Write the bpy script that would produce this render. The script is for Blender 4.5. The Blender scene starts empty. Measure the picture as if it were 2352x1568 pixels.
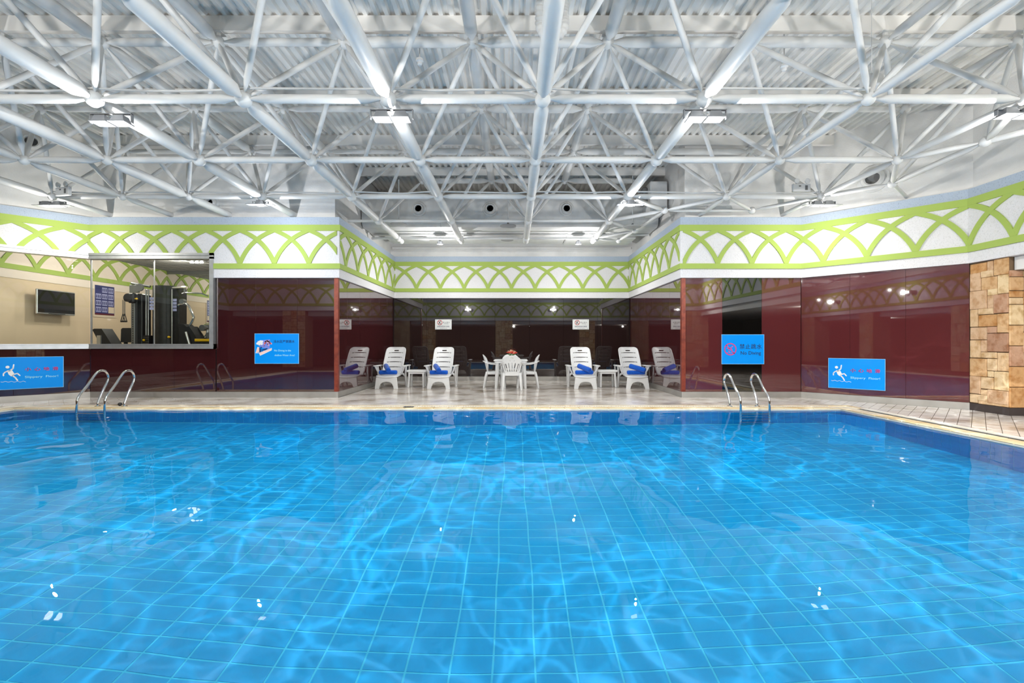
import bpy, bmesh, math, random
from mathutils import Vector, Matrix
random.seed(7)
SC = bpy.context.scene
COL = SC.collection
PI = math.pi

# ------------------------------------------------------------------ camera, light, exposure
CAM_Z = 1.2
F = 1068.0                      # focal length in pixels of the 2352 px wide frame
cd = bpy.data.cameras.new('camera'); cam = bpy.data.objects.new('camera', cd); COL.objects.link(cam)
cam.location = (0, 0, CAM_Z); cam.rotation_euler = (PI/2, 0, 0)
cd.sensor_width = 36.0; cd.lens = F/2352*36.0
cd.shift_x = -4/2352; cd.shift_y = 3/2352
cd.clip_start = 0.02; cd.clip_end = 100
SC.camera = cam
w = bpy.data.worlds.new('world'); SC.world = w; w.use_nodes = True
w.node_tree.nodes['Background'].inputs[0].default_value = (.8, .88, 1, 1)
w.node_tree.nodes['Background'].inputs[1].default_value = 0.05
SC.view_settings.view_transform = 'Standard'; SC.view_settings.look = 'None'
SC.view_settings.gamma = 1; SC.view_settings.use_curve_mapping = False
SC.view_settings.exposure = 0.0
SC.cycles.use_denoising = True
SC.cycles.max_bounces = 7; SC.cycles.diffuse_bounces = 3; SC.cycles.glossy_bounces = 3
SC.cycles.transmission_bounces = 4; SC.cycles.transparent_max_bounces = 10
SC.cycles.adaptive_threshold = 0.02
SC.cycles.sample_clamp_indirect = 6.0
SC.cycles.blur_glossy = 1.0
S = 1.8                         # module of the space frame
COLX = {-3: -8.93, -2: -7.58, -1: -6.30, 0: -4.87, 1: -3.14, 2: -1.456, 3: .337, 4: 2.21, 5: 4.12, 6: 5.94}
ZL, ZU = 4.03, 5.27             # lower and upper node layers
LAMP_W = 110.0
BEAM_W = 120.0
LAMPS = [  # x, y, z, number of heads, beam and spill watt factors, colour
    (-4.80, 5.55, 3.80, 2, 0.8, .42, (1, .97, .92)), (-1.43, 5.45, 3.80, 2, 0.8, .42, (1, .97, .92)),
    (2.24, 5.45, 3.80, 2, 0.8, .42, (1, .97, .92)), (5.90, 5.45, 3.84, 2, 0.7, .4, (1, .97, .92)),
    (-8.92, 9.00, 3.83, 2, .44, .42, (1, .95, .85)), (-4.90, 9.00, 3.85, 1, .37, .42, (.97, .98, 1)),
    (2.26, 9.00, 3.85, 1, .37, .42, (.97, .98, 1)), (5.97, 9.00, 3.84, 2, .40, .42, (1, .95, .88)),
    (-2.02, 12.75, 3.90, 1, .65, .6, (1, .98, .95)), (1.77, 12.75, 3.90, 1, .65, .6, (1, .98, .95)),
    (-7.4, .12, 3.30, 2, 3.5, 0, (1, .97, .92)), (-2.9, .12, 3.30, 2, 3.5, 0, (1, .97, .92)),     # added fill floodlights, unseen on the wall behind the camera
    (2.5, .12, 3.30, 2, 3.5, 0, (1, .97, .92)), (6.9, .12, 3.30, 2, 3.5, 0, (1, .97, .92)),
]
GYM_W = 60.0
POOL_W = 190.0
def point_light(name, loc, watt, col, rad=.06, caustic=False):
    l = bpy.data.lights.new(name, 'POINT'); l.energy = watt; l.color = col; l.shadow_soft_size = rad
    o = bpy.data.objects.new(name, l); o.location = loc; COL.objects.link(o)
    l.cycles.is_caustics_light = caustic
    return o
for x, y, z, n, f, g, c in LAMPS:
    rear = y < .5
    if rear: point_light('flood_and_fill_lamp', (x, y + .7, z + .1), 55, c, .014)  # added point light off the fixture, brightens the rear wall
    if g: point_light('flood_and_fill_lamp', (x, y, z - .23), LAMP_W*g, c, .014)
    l = bpy.data.lights.new('flood_and_fill_beam', 'SPOT'); l.energy = BEAM_W*f; l.color = c; l.shadow_soft_size = .02
    l.spot_size = math.radians(172); l.spot_blend = .6; l.cycles.is_caustics_light = False
    if rear: l.shadow_soft_size = .06; l.cycles.is_caustics_light = True  # beams of the added rear floodlights
    o = bpy.data.objects.new('flood_and_fill_beam', l); o.location = (x, y + .12, z) if rear else (x, y, z - .16); o.rotation_euler = (math.radians(95), 0, 0) if rear else (0, 0, 0); COL.objects.link(o)
def caustic_spot(loc, watt, seed):
    # added patterned spot at a floodlight; its veins imitate caustics of the water
    l = bpy.data.lights.new('added_caustic_beam', 'SPOT'); l.energy = watt; l.color = (.94, .98, 1); l.shadow_soft_size = .012
    l.spot_size = math.radians(126); l.spot_blend = .6; l.cycles.is_caustics_light = True; l.use_nodes = True
    nt = l.node_tree; N = nt.nodes; L = nt.links; em = N['Emission']
    tc = N.new('ShaderNodeTexCoord'); sp = N.new('ShaderNodeSeparateXYZ'); L.new(tc.outputs['Normal'], sp.inputs[0])
    cx = N.new('ShaderNodeCombineXYZ')
    for k in (0, 1):
        dv = N.new('ShaderNodeMath'); dv.operation = 'DIVIDE'; L.new(sp.outputs[k], dv.inputs[0]); L.new(sp.outputs[2], dv.inputs[1]); L.new(dv.outputs[0], cx.inputs[k])
    cx.inputs[2].default_value = seed
    nz = N.new('ShaderNodeTexNoise'); nz.inputs['Scale'].default_value = 3.2; nz.inputs['Detail'].default_value = 3; L.new(cx.outputs[0], nz.inputs['Vector'])
    ad = N.new('ShaderNodeVectorMath'); ad.operation = 'MULTIPLY_ADD'; L.new(nz.outputs['Color'], ad.inputs[0]); ad.inputs[1].default_value = (.38, .38, .3); L.new(cx.outputs[0], ad.inputs[2])
    def vein(scale, wd, amt):
        vo = N.new('ShaderNodeTexVoronoi'); vo.feature = 'DISTANCE_TO_EDGE'; vo.inputs['Scale'].default_value = scale; L.new(ad.outputs[0], vo.inputs['Vector'])
        r = N.new('ShaderNodeMapRange'); r.inputs[1].default_value = 0; r.inputs[2].default_value = wd; r.inputs[3].default_value = 1; r.inputs[4].default_value = 0
        L.new(vo.outputs['Distance'], r.inputs[0])
        p = N.new('ShaderNodeMath'); p.operation = 'POWER'; L.new(r.outputs[0], p.inputs[0]); p.inputs[1].default_value = 2.2
        m = N.new('ShaderNodeMath'); m.operation = 'MULTIPLY'; L.new(p.outputs[0], m.inputs[0]); m.inputs[1].default_value = amt
        return m.outputs[0]
    pt = N.new('ShaderNodeTexNoise'); pt.inputs['Scale'].default_value = 2.6; pt.inputs['Detail'].default_value = 2; L.new(cx.outputs[0], pt.inputs['Vector'])
    pr = N.new('ShaderNodeMapRange'); pr.inputs[1].default_value = .36; pr.inputs[2].default_value = .56; L.new(pt.outputs['Fac'], pr.inputs[0])
    sm = N.new('ShaderNodeMath'); sm.operation = 'ADD'; L.new(vein(4.6, .055, 6.5), sm.inputs[0]); L.new(vein(10.5, .09, 3.2), sm.inputs[1])
    ml = N.new('ShaderNodeMath'); ml.operation = 'MULTIPLY'; L.new(sm.outputs[0], ml.inputs[0]); L.new(pr.outputs[0], ml.inputs[1])
    ma = N.new('ShaderNodeMath'); ma.operation = 'ADD'; L.new(ml.outputs[0], ma.inputs[0]); ma.inputs[1].default_value = 1.0
    L.new(ma.outputs[0], em.inputs['Strength'])
    o = bpy.data.objects.new('added_caustic_beam', l); o.location = loc; COL.objects.link(o); return o
for k, (x, y) in enumerate(((-4.80, 5.55), (-1.43, 5.45), (2.24, 5.45), (5.9, 5.45))):
    caustic_spot((x, y, 3.66), POOL_W, k*3.1)
for x, y in ((-7.0, 12.0), (-9.2, 12.6), (-9.6, 10.9)):  # added point lights without fixtures, brightening the gym
    point_light('gym_fill', (x, y, 3.3), GYM_W, (1, .93, .82), .05, False)
point_light('corridor_fill', (9.6, 5.0, 2.2), 25, (1, .93, .85), .05, False)  # added fill light in the corridor, no fixture built
for x in (-6, 0, 6):  # added fill lights for the space behind the camera, no fixtures
    point_light('rear_fill', (x, -1.6, 2.3), 45, (1, .93, .85), .05, False)

# ------------------------------------------------------------------ materials
def srgb(r, g, b):
    f = lambda v: (v/255/12.92 if v/255 <= .04045 else ((v/255+.055)/1.055)**2.4)
    return (f(r), f(g), f(b))
def mat(name, base, rough=.5, metal=0., ior=1.45, coat=0., noise=None, bump=None, emit=None, sheen=0., vor=None, coat_rough=.03):
    """base linear rgb; noise=(scale, detail, rgb2, lo, hi); bump=(scale, strength, distance); vor=(scale, amount) tints cell by cell"""
    m = bpy.data.materials.new(name); m.use_nodes = True
    nt = m.node_tree; N = nt.nodes; L = nt.links; p = N['Principled BSDF']
    p.inputs['Base Color'].default_value = (*base, 1); p.inputs['Roughness'].default_value = rough
    p.inputs['Metallic'].default_value = metal; p.inputs['IOR'].default_value = ior
    p.inputs['Coat Weight'].default_value = coat; p.inputs['Coat Roughness'].default_value = coat_rough
    if sheen: p.inputs['Sheen Weight'].default_value = sheen
    geo = None
    def pos():
        nonlocal geo
        if geo is None: geo = N.new('ShaderNodeNewGeometry')
        return geo.outputs['Position']
    cur = None
    if noise:
        sc, det, c2, lo, hi = noise
        t = N.new('ShaderNodeTexNoise'); t.inputs['Scale'].default_value = sc; t.inputs['Detail'].default_value = det
        L.new(pos(), t.inputs['Vector'])
        r = N.new('ShaderNodeMapRange'); r.inputs[1].default_value = lo; r.inputs[2].default_value = hi
        L.new(t.outputs['Fac'], r.inputs[0])
        mx = N.new('ShaderNodeMix'); mx.data_type = 'RGBA'
        mx.inputs[6].default_value = (*base, 1); mx.inputs[7].default_value = (*c2, 1)
        L.new(r.outputs[0], mx.inputs[0]); cur = mx.outputs[2]
    if vor:
        v = N.new('ShaderNodeTexVoronoi'); v.inputs['Scale'].default_value = vor[0]; L.new(pos(), v.inputs['Vector'])
        sp = N.new('ShaderNodeSeparateColor'); L.new(v.outputs['Color'], sp.inputs[0])
        r = N.new('ShaderNodeMapRange'); r.inputs[3].default_value = 1 - vor[1]; r.inputs[4].default_value = 1 + vor[1]
        L.new(sp.outputs[0], r.inputs[0])
        mm = N.new('ShaderNodeMix'); mm.data_type = 'RGBA'; mm.blend_type = 'MULTIPLY'; mm.inputs[0].default_value = 1
        if cur is None: mm.inputs[6].default_value = (*base, 1)
        else: L.new(cur, mm.inputs[6])
        cb = N.new('ShaderNodeCombineColor')
        for i in range(3): L.new(r.outputs[0], cb.inputs[i])
        L.new(cb.outputs[0], mm.inputs[7]); cur = mm.outputs[2]
    if cur is not None: L.new(cur, p.inputs['Base Color'])
    if bump:
        t = N.new('ShaderNodeTexNoise'); t.inputs['Scale'].default_value = bump[0]; t.inputs['Detail'].default_value = 4
        L.new(pos(), t.inputs['Vector'])
        b = N.new('ShaderNodeBump'); b.inputs['Strength'].default_value = bump[1]; b.inputs['Distance'].default_value = bump[2]
        L.new(t.outputs['Fac'], b.inputs['Height']); L.new(b.outputs['Normal'], p.inputs['Normal'])
    if emit:
        p.inputs['Emission Color'].default_value = (*emit[0], 1); p.inputs['Emission Strength'].default_value = emit[1]
    return m
M = {}
M['stucco'] = mat('white_stucco', (.78, .775, .805), .9, bump=(70, .55, .012), noise=(55, 3, (.66, .66, .67), .52, .70))
M['upper'] = mat('upper_wall_plaster', (.82, .82, .815), .9, bump=(45, .4, .012), noise=(1.2, 5, (.64, .65, .655), .45, .75))
M['cap'] = mat('frieze_cap_grey', srgb(176, 190, 208), .9, bump=(70, .5, .01), noise=(55, 3, srgb(150, 162, 185), .55, .72))
M['green'] = mat('lime_green_paint', srgb(164, 187, 92), .75, bump=(60, .15, .006))
M['tube'] = mat('white_tube_paint', (.70, .71, .712), .5, noise=(3, 4, (.62, .63, .635), .4, .75))
M['roof'] = mat('white_roof_sheet', (.92, .91, .885), .55, noise=(2, 4, (.84, .83, .81), .4, .75))
M['purlin'] = mat('purlin_paint', (.84, .83, .81), .5)
M['duct'] = mat('painted_duct', (.72, .73, .735), .45, noise=(5, 5, (.63, .64, .645), .4, .75))
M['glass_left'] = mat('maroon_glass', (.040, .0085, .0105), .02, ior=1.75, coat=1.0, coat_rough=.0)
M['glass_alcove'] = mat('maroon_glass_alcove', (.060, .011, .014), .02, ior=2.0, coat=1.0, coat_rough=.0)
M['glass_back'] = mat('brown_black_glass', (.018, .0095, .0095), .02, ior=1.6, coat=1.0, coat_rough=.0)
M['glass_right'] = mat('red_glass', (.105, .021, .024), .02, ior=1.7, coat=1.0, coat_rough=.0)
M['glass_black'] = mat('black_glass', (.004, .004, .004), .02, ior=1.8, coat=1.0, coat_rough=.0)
M['core'] = mat('dark_wall_core', (.02, .012, .012), .8)
M['steel'] = mat('brushed_steel', (.60, .61, .625), .38, .85, noise=(8, 3, (.52, .53, .54), .4, .7))
M['skirt'] = mat('steel_skirting', (.50, .49, .47), .42, .75, noise=(2.5, 3, (.42, .41, .39), .4, .7))
M['skirt_dark'] = mat('dark_skirting', (.075, .062, .06), .45, .3)
M['chrome'] = mat('polished_steel', (.80, .81, .82), .09, 1.0)
M['copper'] = mat('copper_red_trim', srgb(140, 62, 44), .35, .2, noise=(9, 4, srgb(110, 42, 30), .4, .7))
M['deck'] = mat('deck_tile', srgb(226, 219, 213), .16, ior=1.5, noise=(1.6, 7, srgb(160, 146, 130), .46, .70), vor=(3.3, .07))
M['grout'] = mat('deck_grout', srgb(118, 104, 92), .8)
M['coping'] = mat('coping_tile', srgb(226, 208, 172), .35, noise=(2.2, 4, srgb(208, 178, 128), .42, .66), vor=(3.7, .08))
M['coping_joint'] = mat('coping_joint', srgb(232, 226, 212), .7)
M['grate'] = mat('grate_plastic', srgb(226, 222, 214), .5)
M['hole'] = mat('dark_recess', (.03, .028, .026), .9)
M['pool'] = mat('blue_pool_tile', (.001, .40, .84), .3, vor=(3.8, .03), noise=(1.1, 3, (.001, .375, .81), .4, .7))
M['pool_grout'] = mat('pool_grout', (.05, .60, .92), .7)
M['plastic'] = mat('white_plastic', (.80, .81, .82), .32, ior=1.5)
M['towel'] = mat('blue_terry', srgb(0, 98, 214), .95, bump=(220, .8, .006), sheen=.3, noise=(60, 3, srgb(0, 80, 190), .45, .6))
M['sign_blue'] = mat('sign_blue', srgb(0, 150, 250), .22, coat=.3)
M['sign_edge'] = mat('sign_edge', srgb(150, 205, 245), .2)
M['sign_white'] = mat('sign_white', srgb(226, 228, 228), .3)
M['ink_white'] = mat('white_print', (.85, .87, .9), .5)
M['ink_navy'] = mat('navy_print', srgb(16, 30, 84), .5)
M['ink_black'] = mat('black_print', (.015, .016, .02), .5)
M['ink_pink'] = mat('magenta_print', srgb(224, 40, 110), .5)
M['ink_red'] = mat('red_print', srgb(188, 34, 40), .5)
M['ink_violet'] = mat('violet_print', srgb(120, 140, 226), .5)
M['ink_rose'] = mat('rose_print', srgb(240, 172, 196), .5)
M['ink_peach'] = mat('peach_print', srgb(246, 208, 200), .5)
M['ink_cyan'] = mat('pale_cyan_print', srgb(170, 240, 245), .5)
M['housing'] = mat('grey_lamp_housing', (.26, .27, .29), .4, .5)
M['lens'] = mat('lamp_lens', (.9, .9, .9), .3, emit=((1, .98, .95), 10.0))
M['bulb_dim'] = mat('track_bulb', (.9, .9, .9), .3, emit=((1, .97, .9), 9.0))
M['black'] = mat('black_powder_coat', (.012, .013, .014), .4, noise=(12, 3, (.02, .021, .023), .4, .7))
M['vinyl'] = mat('black_vinyl', (.018, .019, .022), .45)
M['grey'] = mat('grey_metal', (.22, .225, .23), .4, .6)
M['throat'] = mat('nozzle_throat', (.42, .43, .44), .9)
M['yellow'] = mat('yellow_plastic', srgb(240, 190, 20), .4)
M['screen'] = mat('tv_screen', (.006, .006, .007), .08)
M['gym_wall'] = mat('gym_wall_paint', srgb(226, 204, 176), .85)
M['gym_white'] = mat('gym_frieze_paint', srgb(240, 226, 214), .85)
M['gym_ceiling'] = mat('gym_ceiling_panel', (.42, .41, .40), .8)
M['gym_floor'] = mat('gym_floor', (.06, .05, .045), .5)
M['mirror'] = mat('mirror_glass', (.82, .84, .83), .0, 1.0)
M['poster_blue'] = mat('poster_blue', srgb(46, 50, 110), .4)
M['poster_cell'] = mat('poster_cell', srgb(170, 172, 214), .4)
M['poster_maroon'] = mat('poster_maroon', srgb(96, 24, 36), .4)
M['poster_cream'] = mat('poster_cream', srgb(226, 208, 186), .4)
M['leaf'] = mat('leaf_green', srgb(54, 128, 44), .5, noise=(20, 3, srgb(34, 96, 30), .4, .7))
M['petal'] = mat('red_petal', srgb(238, 70, 62), .5, noise=(40, 2, srgb(250, 120, 104), .5, .7))
M['stamen'] = mat('pale_stamen', srgb(250, 222, 190), .5)
M['pot'] = mat('pot_ceramic', srgb(220, 214, 204), .3)
STONES = []
for i, c in enumerate(((214, 176, 132), (222, 190, 150), (226, 198, 160), (206, 160, 110), (196, 156, 128), (216, 182, 148), (232, 206, 164), (178, 138, 112))):
    STONES.append(mat('sandstone', srgb(*c), .9, bump=(22, .5, .02), noise=(9, 6, srgb(c[0]-34, c[1]-44, c[2]-52), .45, .72)))
M['mortar'] = mat('stone_mortar', srgb(120, 98, 76), .95)
M['rear'] = mat('rear_wall_paint', srgb(96, 74, 60), .6)
M['soffit'] = mat('white_soffit', (.78, .77, .76), .8)
def water_mat():
    m = bpy.data.materials.new('water'); m.use_nodes = True; nt = m.node_tree
    for n in list(nt.nodes): nt.nodes.remove(n)
    g = nt.nodes.new('ShaderNodeBsdfRefraction'); g.inputs['Roughness'].default_value = 0.0; g.inputs['IOR'].default_value = 1.333
    r = nt.nodes.new('ShaderNodeBsdfGlossy'); r.inputs['Roughness'].default_value = 0.0; r.inputs[0].default_value = (1, 1, 1, 1)
    f = nt.nodes.new('ShaderNodeFresnel'); f.inputs[0].default_value = 1.333
    x = nt.nodes.new('ShaderNodeMixShader'); h = nt.nodes.new('ShaderNodeMath'); h.operation = 'MULTIPLY'; h.inputs[1].default_value = .42
    nt.links.new(f.outputs[0], h.inputs[0]); nt.links.new(h.outputs[0], x.inputs[0])
    nt.links.new(g.outputs[0], x.inputs[1]); nt.links.new(r.outputs[0], x.inputs[2])
    o = nt.nodes.new('ShaderNodeOutputMaterial'); nt.links.new(x.outputs[0], o.inputs[0]); return m
M['water'] = water_mat()
def pane_mat():
    m = bpy.data.materials.new('clear_pane'); m.use_nodes = True; nt = m.node_tree
    for n in list(nt.nodes): nt.nodes.remove(n)
    t = nt.nodes.new('ShaderNodeBsdfTransparent'); t.inputs[0].default_value = (.88, .9, .88, 1)
    g = nt.nodes.new('ShaderNodeBsdfGlossy'); g.inputs['Roughness'].default_value = 0.0
    f = nt.nodes.new('ShaderNodeFresnel'); f.inputs[0].default_value = 1.5
    x = nt.nodes.new('ShaderNodeMixShader'); o = nt.nodes.new('ShaderNodeOutputMaterial')
    ge = nt.nodes.new('ShaderNodeNewGeometry'); h = nt.nodes.new('ShaderNodeMath'); h.operation = 'SUBTRACT'; h.inputs[0].default_value = 1.0; h.use_clamp = True
    k = nt.nodes.new('ShaderNodeMath'); k.operation = 'MULTIPLY'
    nt.links.new(ge.outputs['Backfacing'], h.inputs[1]); nt.links.new(h.outputs[0], k.inputs[0]); nt.links.new(f.outputs[0], k.inputs[1])
    nt.links.new(k.outputs[0], x.inputs[0]); nt.links.new(t.outputs[0], x.inputs[1]); nt.links.new(g.outputs[0], x.inputs[2])
    nt.links.new(x.outputs[0], o.inputs[0]); return m
M['pane'] = pane_mat()

# ------------------------------------------------------------------ mesh helpers
class MB:
    def __init__(s): s.v = []; s.f = []; s.mi = []; s.cur = 0
    def add(s, vs, fs):
        b = len(s.v); s.v += [tuple(p) for p in vs]; s.f += [tuple(b+i for i in f) for f in fs]; s.mi += [s.cur]*len(fs); return s
    def box(s, x0, x1, y0, y1, z0, z1):
        return s.add([(x0,y0,z0),(x1,y0,z0),(x1,y1,z0),(x0,y1,z0),(x0,y0,z1),(x1,y0,z1),(x1,y1,z1),(x0,y1,z1)],
                     [(0,3,2,1),(4,5,6,7),(0,1,5,4),(1,2,6,5),(2,3,7,6),(3,0,4,7)])
    def cbox(s, x0, x1, y0, y1, z0, z1, b=.01):
        """box with chamfered edges"""
        xs, ys, zs = (x0, x1), (y0, y1), (z0, z1); vs = []; ix = {}
        b = min(b, .49*(x1-x0), .49*(y1-y0), .49*(z1-z0))
        for i in (0,1):
            for j in (0,1):
                for k in (0,1):
                    sx, sy, sz = (1,-1)[i], (1,-1)[j], (1,-1)[k]
                    for a in range(3):
                        p = [xs[i]+sx*b, ys[j]+sy*b, zs[k]+sz*b]; p[a] = (xs[i], ys[j], zs[k])[a]
                        ix[i,j,k,a] = len(vs); vs.append(tuple(p))
        fs = []
        for a in range(3):
            for e in (0,1):
                q = []
                for (u, v_) in ((0,0),(1,0),(1,1),(0,1)):
                    t = [u, v_]; t.insert(a, e); q.append(ix[t[0],t[1],t[2],a])
                flip = (e == 0) ^ (a == 1)
                fs.append(tuple(reversed(q)) if flip else tuple(q))
        for a in range(3):        # edges along axis a
            o1, o2 = [q for q in range(3) if q != a]
            for u in (0,1):
                for v_ in (0,1):
                    def idx(e, ax):
                        t = [0,0,0]; t[a] = e; t[o1] = u; t[o2] = v_; return ix[t[0],t[1],t[2],ax]
                    fs.append((idx(0,o1), idx(1,o1), idx(1,o2), idx(0,o2)))
        for i in (0,1):
            for j in (0,1):
                for k in (0,1): fs.append(tuple(ix[i,j,k,a] for a in range(3)))
        return s.add(vs, fs)
    def prism(s, poly, z0, z1):
        n = len(poly)
        return s.add([(x,y,z0) for x,y in poly]+[(x,y,z1) for x,y in poly],
                     [tuple(reversed(range(n))), tuple(range(n,2*n))]+[(i,(i+1)%n,n+(i+1)%n,n+i) for i in range(n)])
    def sweep(s, pts, rad, n=10, flat=None, cap=True, up=(0,0,1)):
        """tube through pts; rad float or list; flat = (a, b) section scale across / along the frame's up"""
        P = [Vector(p) for p in pts]; R = rad if isinstance(rad, (list, tuple)) else [rad]*len(P)
        rings = []; prev = None
        for i, p in enumerate(P):
            t = (P[min(i+1,len(P)-1)]-P[max(i-1,0)])
            if t.length < 1e-9: t = Vector((0,0,1))
            t.normalize()
            if prev is None:
                u = Vector(up); u = u - t*u.dot(t)
                if u.length < .15: u = Vector((1,0,0)) - t*t.x
                if u.length < .15: u = Vector((0,1,0)) - t*t.y
            else: u = prev - t*prev.dot(t)
            u.normalize(); prev = u; w_ = t.cross(u)
            a, b = flat if flat else (1, 1)
            rings.append([p + (w_*math.cos(2*PI*k/n)*a + u*math.sin(2*PI*k/n)*b)*R[i] for k in range(n)])
        vs = [q for r in rings for q in r]; fs = []
        for i in range(len(P)-1):
            for k in range(n): fs.append((i*n+k, i*n+(k+1)%n, (i+1)*n+(k+1)%n, (i+1)*n+k))
        if cap: fs += [tuple(reversed(range(n))), tuple((len(P)-1)*n+k for k in range(n))]
        return s.add(vs, fs)
    def strut(s, p0, p1, r, n=12, gap=.075, cone=.13, tip=.38):
        """a space-frame member with coned ends between two nodes"""
        a, b = Vector(p0), Vector(p1); L_ = (b-a).length
        if L_ < .5: gap, cone = .04, .06
        u = (b-a)/L_
        return s.sweep([a+u*gap, a+u*(gap+.03), a+u*(gap+.03+cone), b-u*(gap+.03+cone), b-u*(gap+.03), b-u*gap],
                       [r*tip, r*tip*1.15, r, r, r*tip*1.15, r*tip], n)
    def lathe(s, prof, c=(0,0,0), n=20, axis='z'):
        vs = []; fs = []
        for r, h in prof:
            for k in range(n):
                a = 2*PI*k/n; x, y = r*math.cos(a), r*math.sin(a)
                p = (x,y,h) if axis == 'z' else ((h,x,y) if axis == 'x' else (x,h,y))
                vs.append((c[0]+p[0], c[1]+p[1], c[2]+p[2]))
        m = len(prof)
        for i in range(m-1):
            for k in range(n): fs.append((i*n+k, i*n+(k+1)%n, (i+1)*n+(k+1)%n, (i+1)*n+k))
        if prof[0][0] > 1e-6: fs.append(tuple(reversed(range(n))))
        if prof[-1][0] > 1e-6: fs.append(tuple((m-1)*n+k for k in range(n)))
        return s.add(vs, fs)
    def ball(s, c, r, n=12, m=8, sq=(1,1,1)):
        vs = []; fs = []
        for i in range(m+1):
            th = PI*i/m
            for k in range(n):
                a = 2*PI*k/n
                vs.append((c[0]+r*sq[0]*math.sin(th)*math.cos(a), c[1]+r*sq[1]*math.sin(th)*math.sin(a), c[2]+r*sq[2]*math.cos(th)))
        for i in range(m):
            for k in range(n): fs.append((i*n+k, (i+1)*n+k, (i+1)*n+(k+1)%n, i*n+(k+1)%n))
        return s.add(vs, fs)
    def mesh(s, name, mats, smooth=False, fix=True):
        me = bpy.data.meshes.new(name); me.from_pydata(s.v, [], s.f)
        for m in (mats if isinstance(mats, (list, tuple)) else [mats]): me.materials.append(m)
        if any(s.mi): me.polygons.foreach_set('material_index', s.mi)
        if fix:
            bm = bmesh.new(); bm.from_mesh(me); bmesh.ops.remove_doubles(bm, verts=bm.verts, dist=1e-6)
            bmesh.ops.recalc_face_normals(bm, faces=bm.faces); bm.to_mesh(me); bm.free()
        if smooth:
            me.polygons.foreach_set('use_smooth', [True]*len(me.polygons))
            try: me.set_sharp_from_angle(angle=math.radians(38))
            except Exception: pass
        me.update(); return me
def link(name, me, parent=None, loc=None, rot=None):
    o = bpy.data.objects.new(name, me); COL.objects.link(o)
    if parent is not None: o.parent = parent
    if loc: o.location = loc
    if rot: o.rotation_euler = rot
    return o
def obj(name, mb, m, parent=None, smooth=False, loc=None, rot=None):
    return link(name, mb.mesh(name, m, smooth), parent, loc, rot)
def tag(o, label=None, cat=None, group=None, kind=None):
    if label: o['label'] = label
    if cat: o['category'] = cat
    if group: o['group'] = group
    if kind: o['kind'] = kind
    return o
def thing(name, label, cat, loc=(0,0,0), rz=0, group=None):
    o = bpy.data.objects.new(name, None); COL.objects.link(o); o.location = loc; o.rotation_euler = (0,0,rz)
    o.empty_display_size = .1
    return tag(o, label, cat, group)
def struct(name, mb, m, parent=None, smooth=False):
    o = obj(name, mb, m, parent, smooth); o['kind'] = 'structure'; return o
def dup(root, loc, rz, label, group=None):
    r = root.copy(); COL.objects.link(r); r.location = loc; r.rotation_euler = (0,0,rz); r['label'] = label
    if group: r['group'] = group
    for ch in list(root.children):
        c = ch.copy(); COL.objects.link(c); c.parent = r
        for g in ch.children:
            d = g.copy(); COL.objects.link(d); d.parent = c
    return r
def plate(outline, holes=(), th=.02, bev=.004, fn=None, ca=(), cb=()):
    """flat plate with holes: outline in (a, b), thickness along c, mapped through fn(a, b, c)"""
    cu = bpy.data.curves.new('plate', 'CURVE'); cu.dimensions = '2D'; cu.fill_mode = 'BOTH'
    cu.extrude = max(th/2-bev, .0005); cu.bevel_depth = bev; cu.bevel_resolution = 0
    for pts in [outline]+list(holes):
        sp = cu.splines.new('POLY'); sp.points.add(len(pts)-1)
        for q, p in zip(sp.points, pts): q.co = (p[0], p[1], 0, 1)
        sp.use_cyclic_u = True
    o = bpy.data.objects.new('plate', cu); me = o.to_mesh()
    bm = bmesh.new(); bm.from_mesh(me)
    for ax, cs in ((Vector((1, 0, 0)), ca), (Vector((0, 1, 0)), cb)):     # extra cuts so that the plate bends smoothly
        for c_ in cs: bmesh.ops.bisect_plane(bm, geom=bm.verts[:]+bm.edges[:]+bm.faces[:], plane_co=ax*c_, plane_no=ax)
    mb = MB(); bm.verts.index_update(); vs = [tuple(v.co) for v in bm.verts]
    if fn: vs = [fn(*v) for v in vs]
    mb.add(vs, [tuple(v.index for v in f.verts) for f in bm.faces]); bm.free()
    o.to_mesh_clear(); bpy.data.objects.remove(o); bpy.data.curves.remove(cu)
    return mb
def text_mb(body, size, x, z, y=0., align='CENTER', squash=1.0, th=.0012):
    cu = bpy.data.curves.new('text', 'FONT'); cu.body = body; cu.size = size; cu.align_x = align; cu.align_y = 'CENTER'
    cu.extrude = th; cu.resolution_u = 3
    o = bpy.data.objects.new('text', cu); me = o.to_mesh()
    mb = MB(); mb.add([(x+v.co.x*squash, y-v.co.z, z+v.co.y) for v in me.vertices], [tuple(p.vertices) for p in me.polygons])
    o.to_mesh_clear(); bpy.data.objects.remove(o); bpy.data.curves.remove(cu)
    return mb
def rrect(x0, x1, y0, y1, r, n=5):
    out = []
    for cx, cy, a0 in ((x1-r,y0+r,-90),(x1-r,y1-r,0),(x0+r,y1-r,90),(x0+r,y0+r,180)):
        for k in range(n+1):
            a = math.radians(a0+90*k/n); out.append((cx+r*math.cos(a), cy+r*math.sin(a)))
    return out
def px(x, y, d):                     # photograph pixel at depth d -> point
    return Vector(((x-1180)*d/F, d, CAM_Z+(787-y)*d/F))

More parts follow.
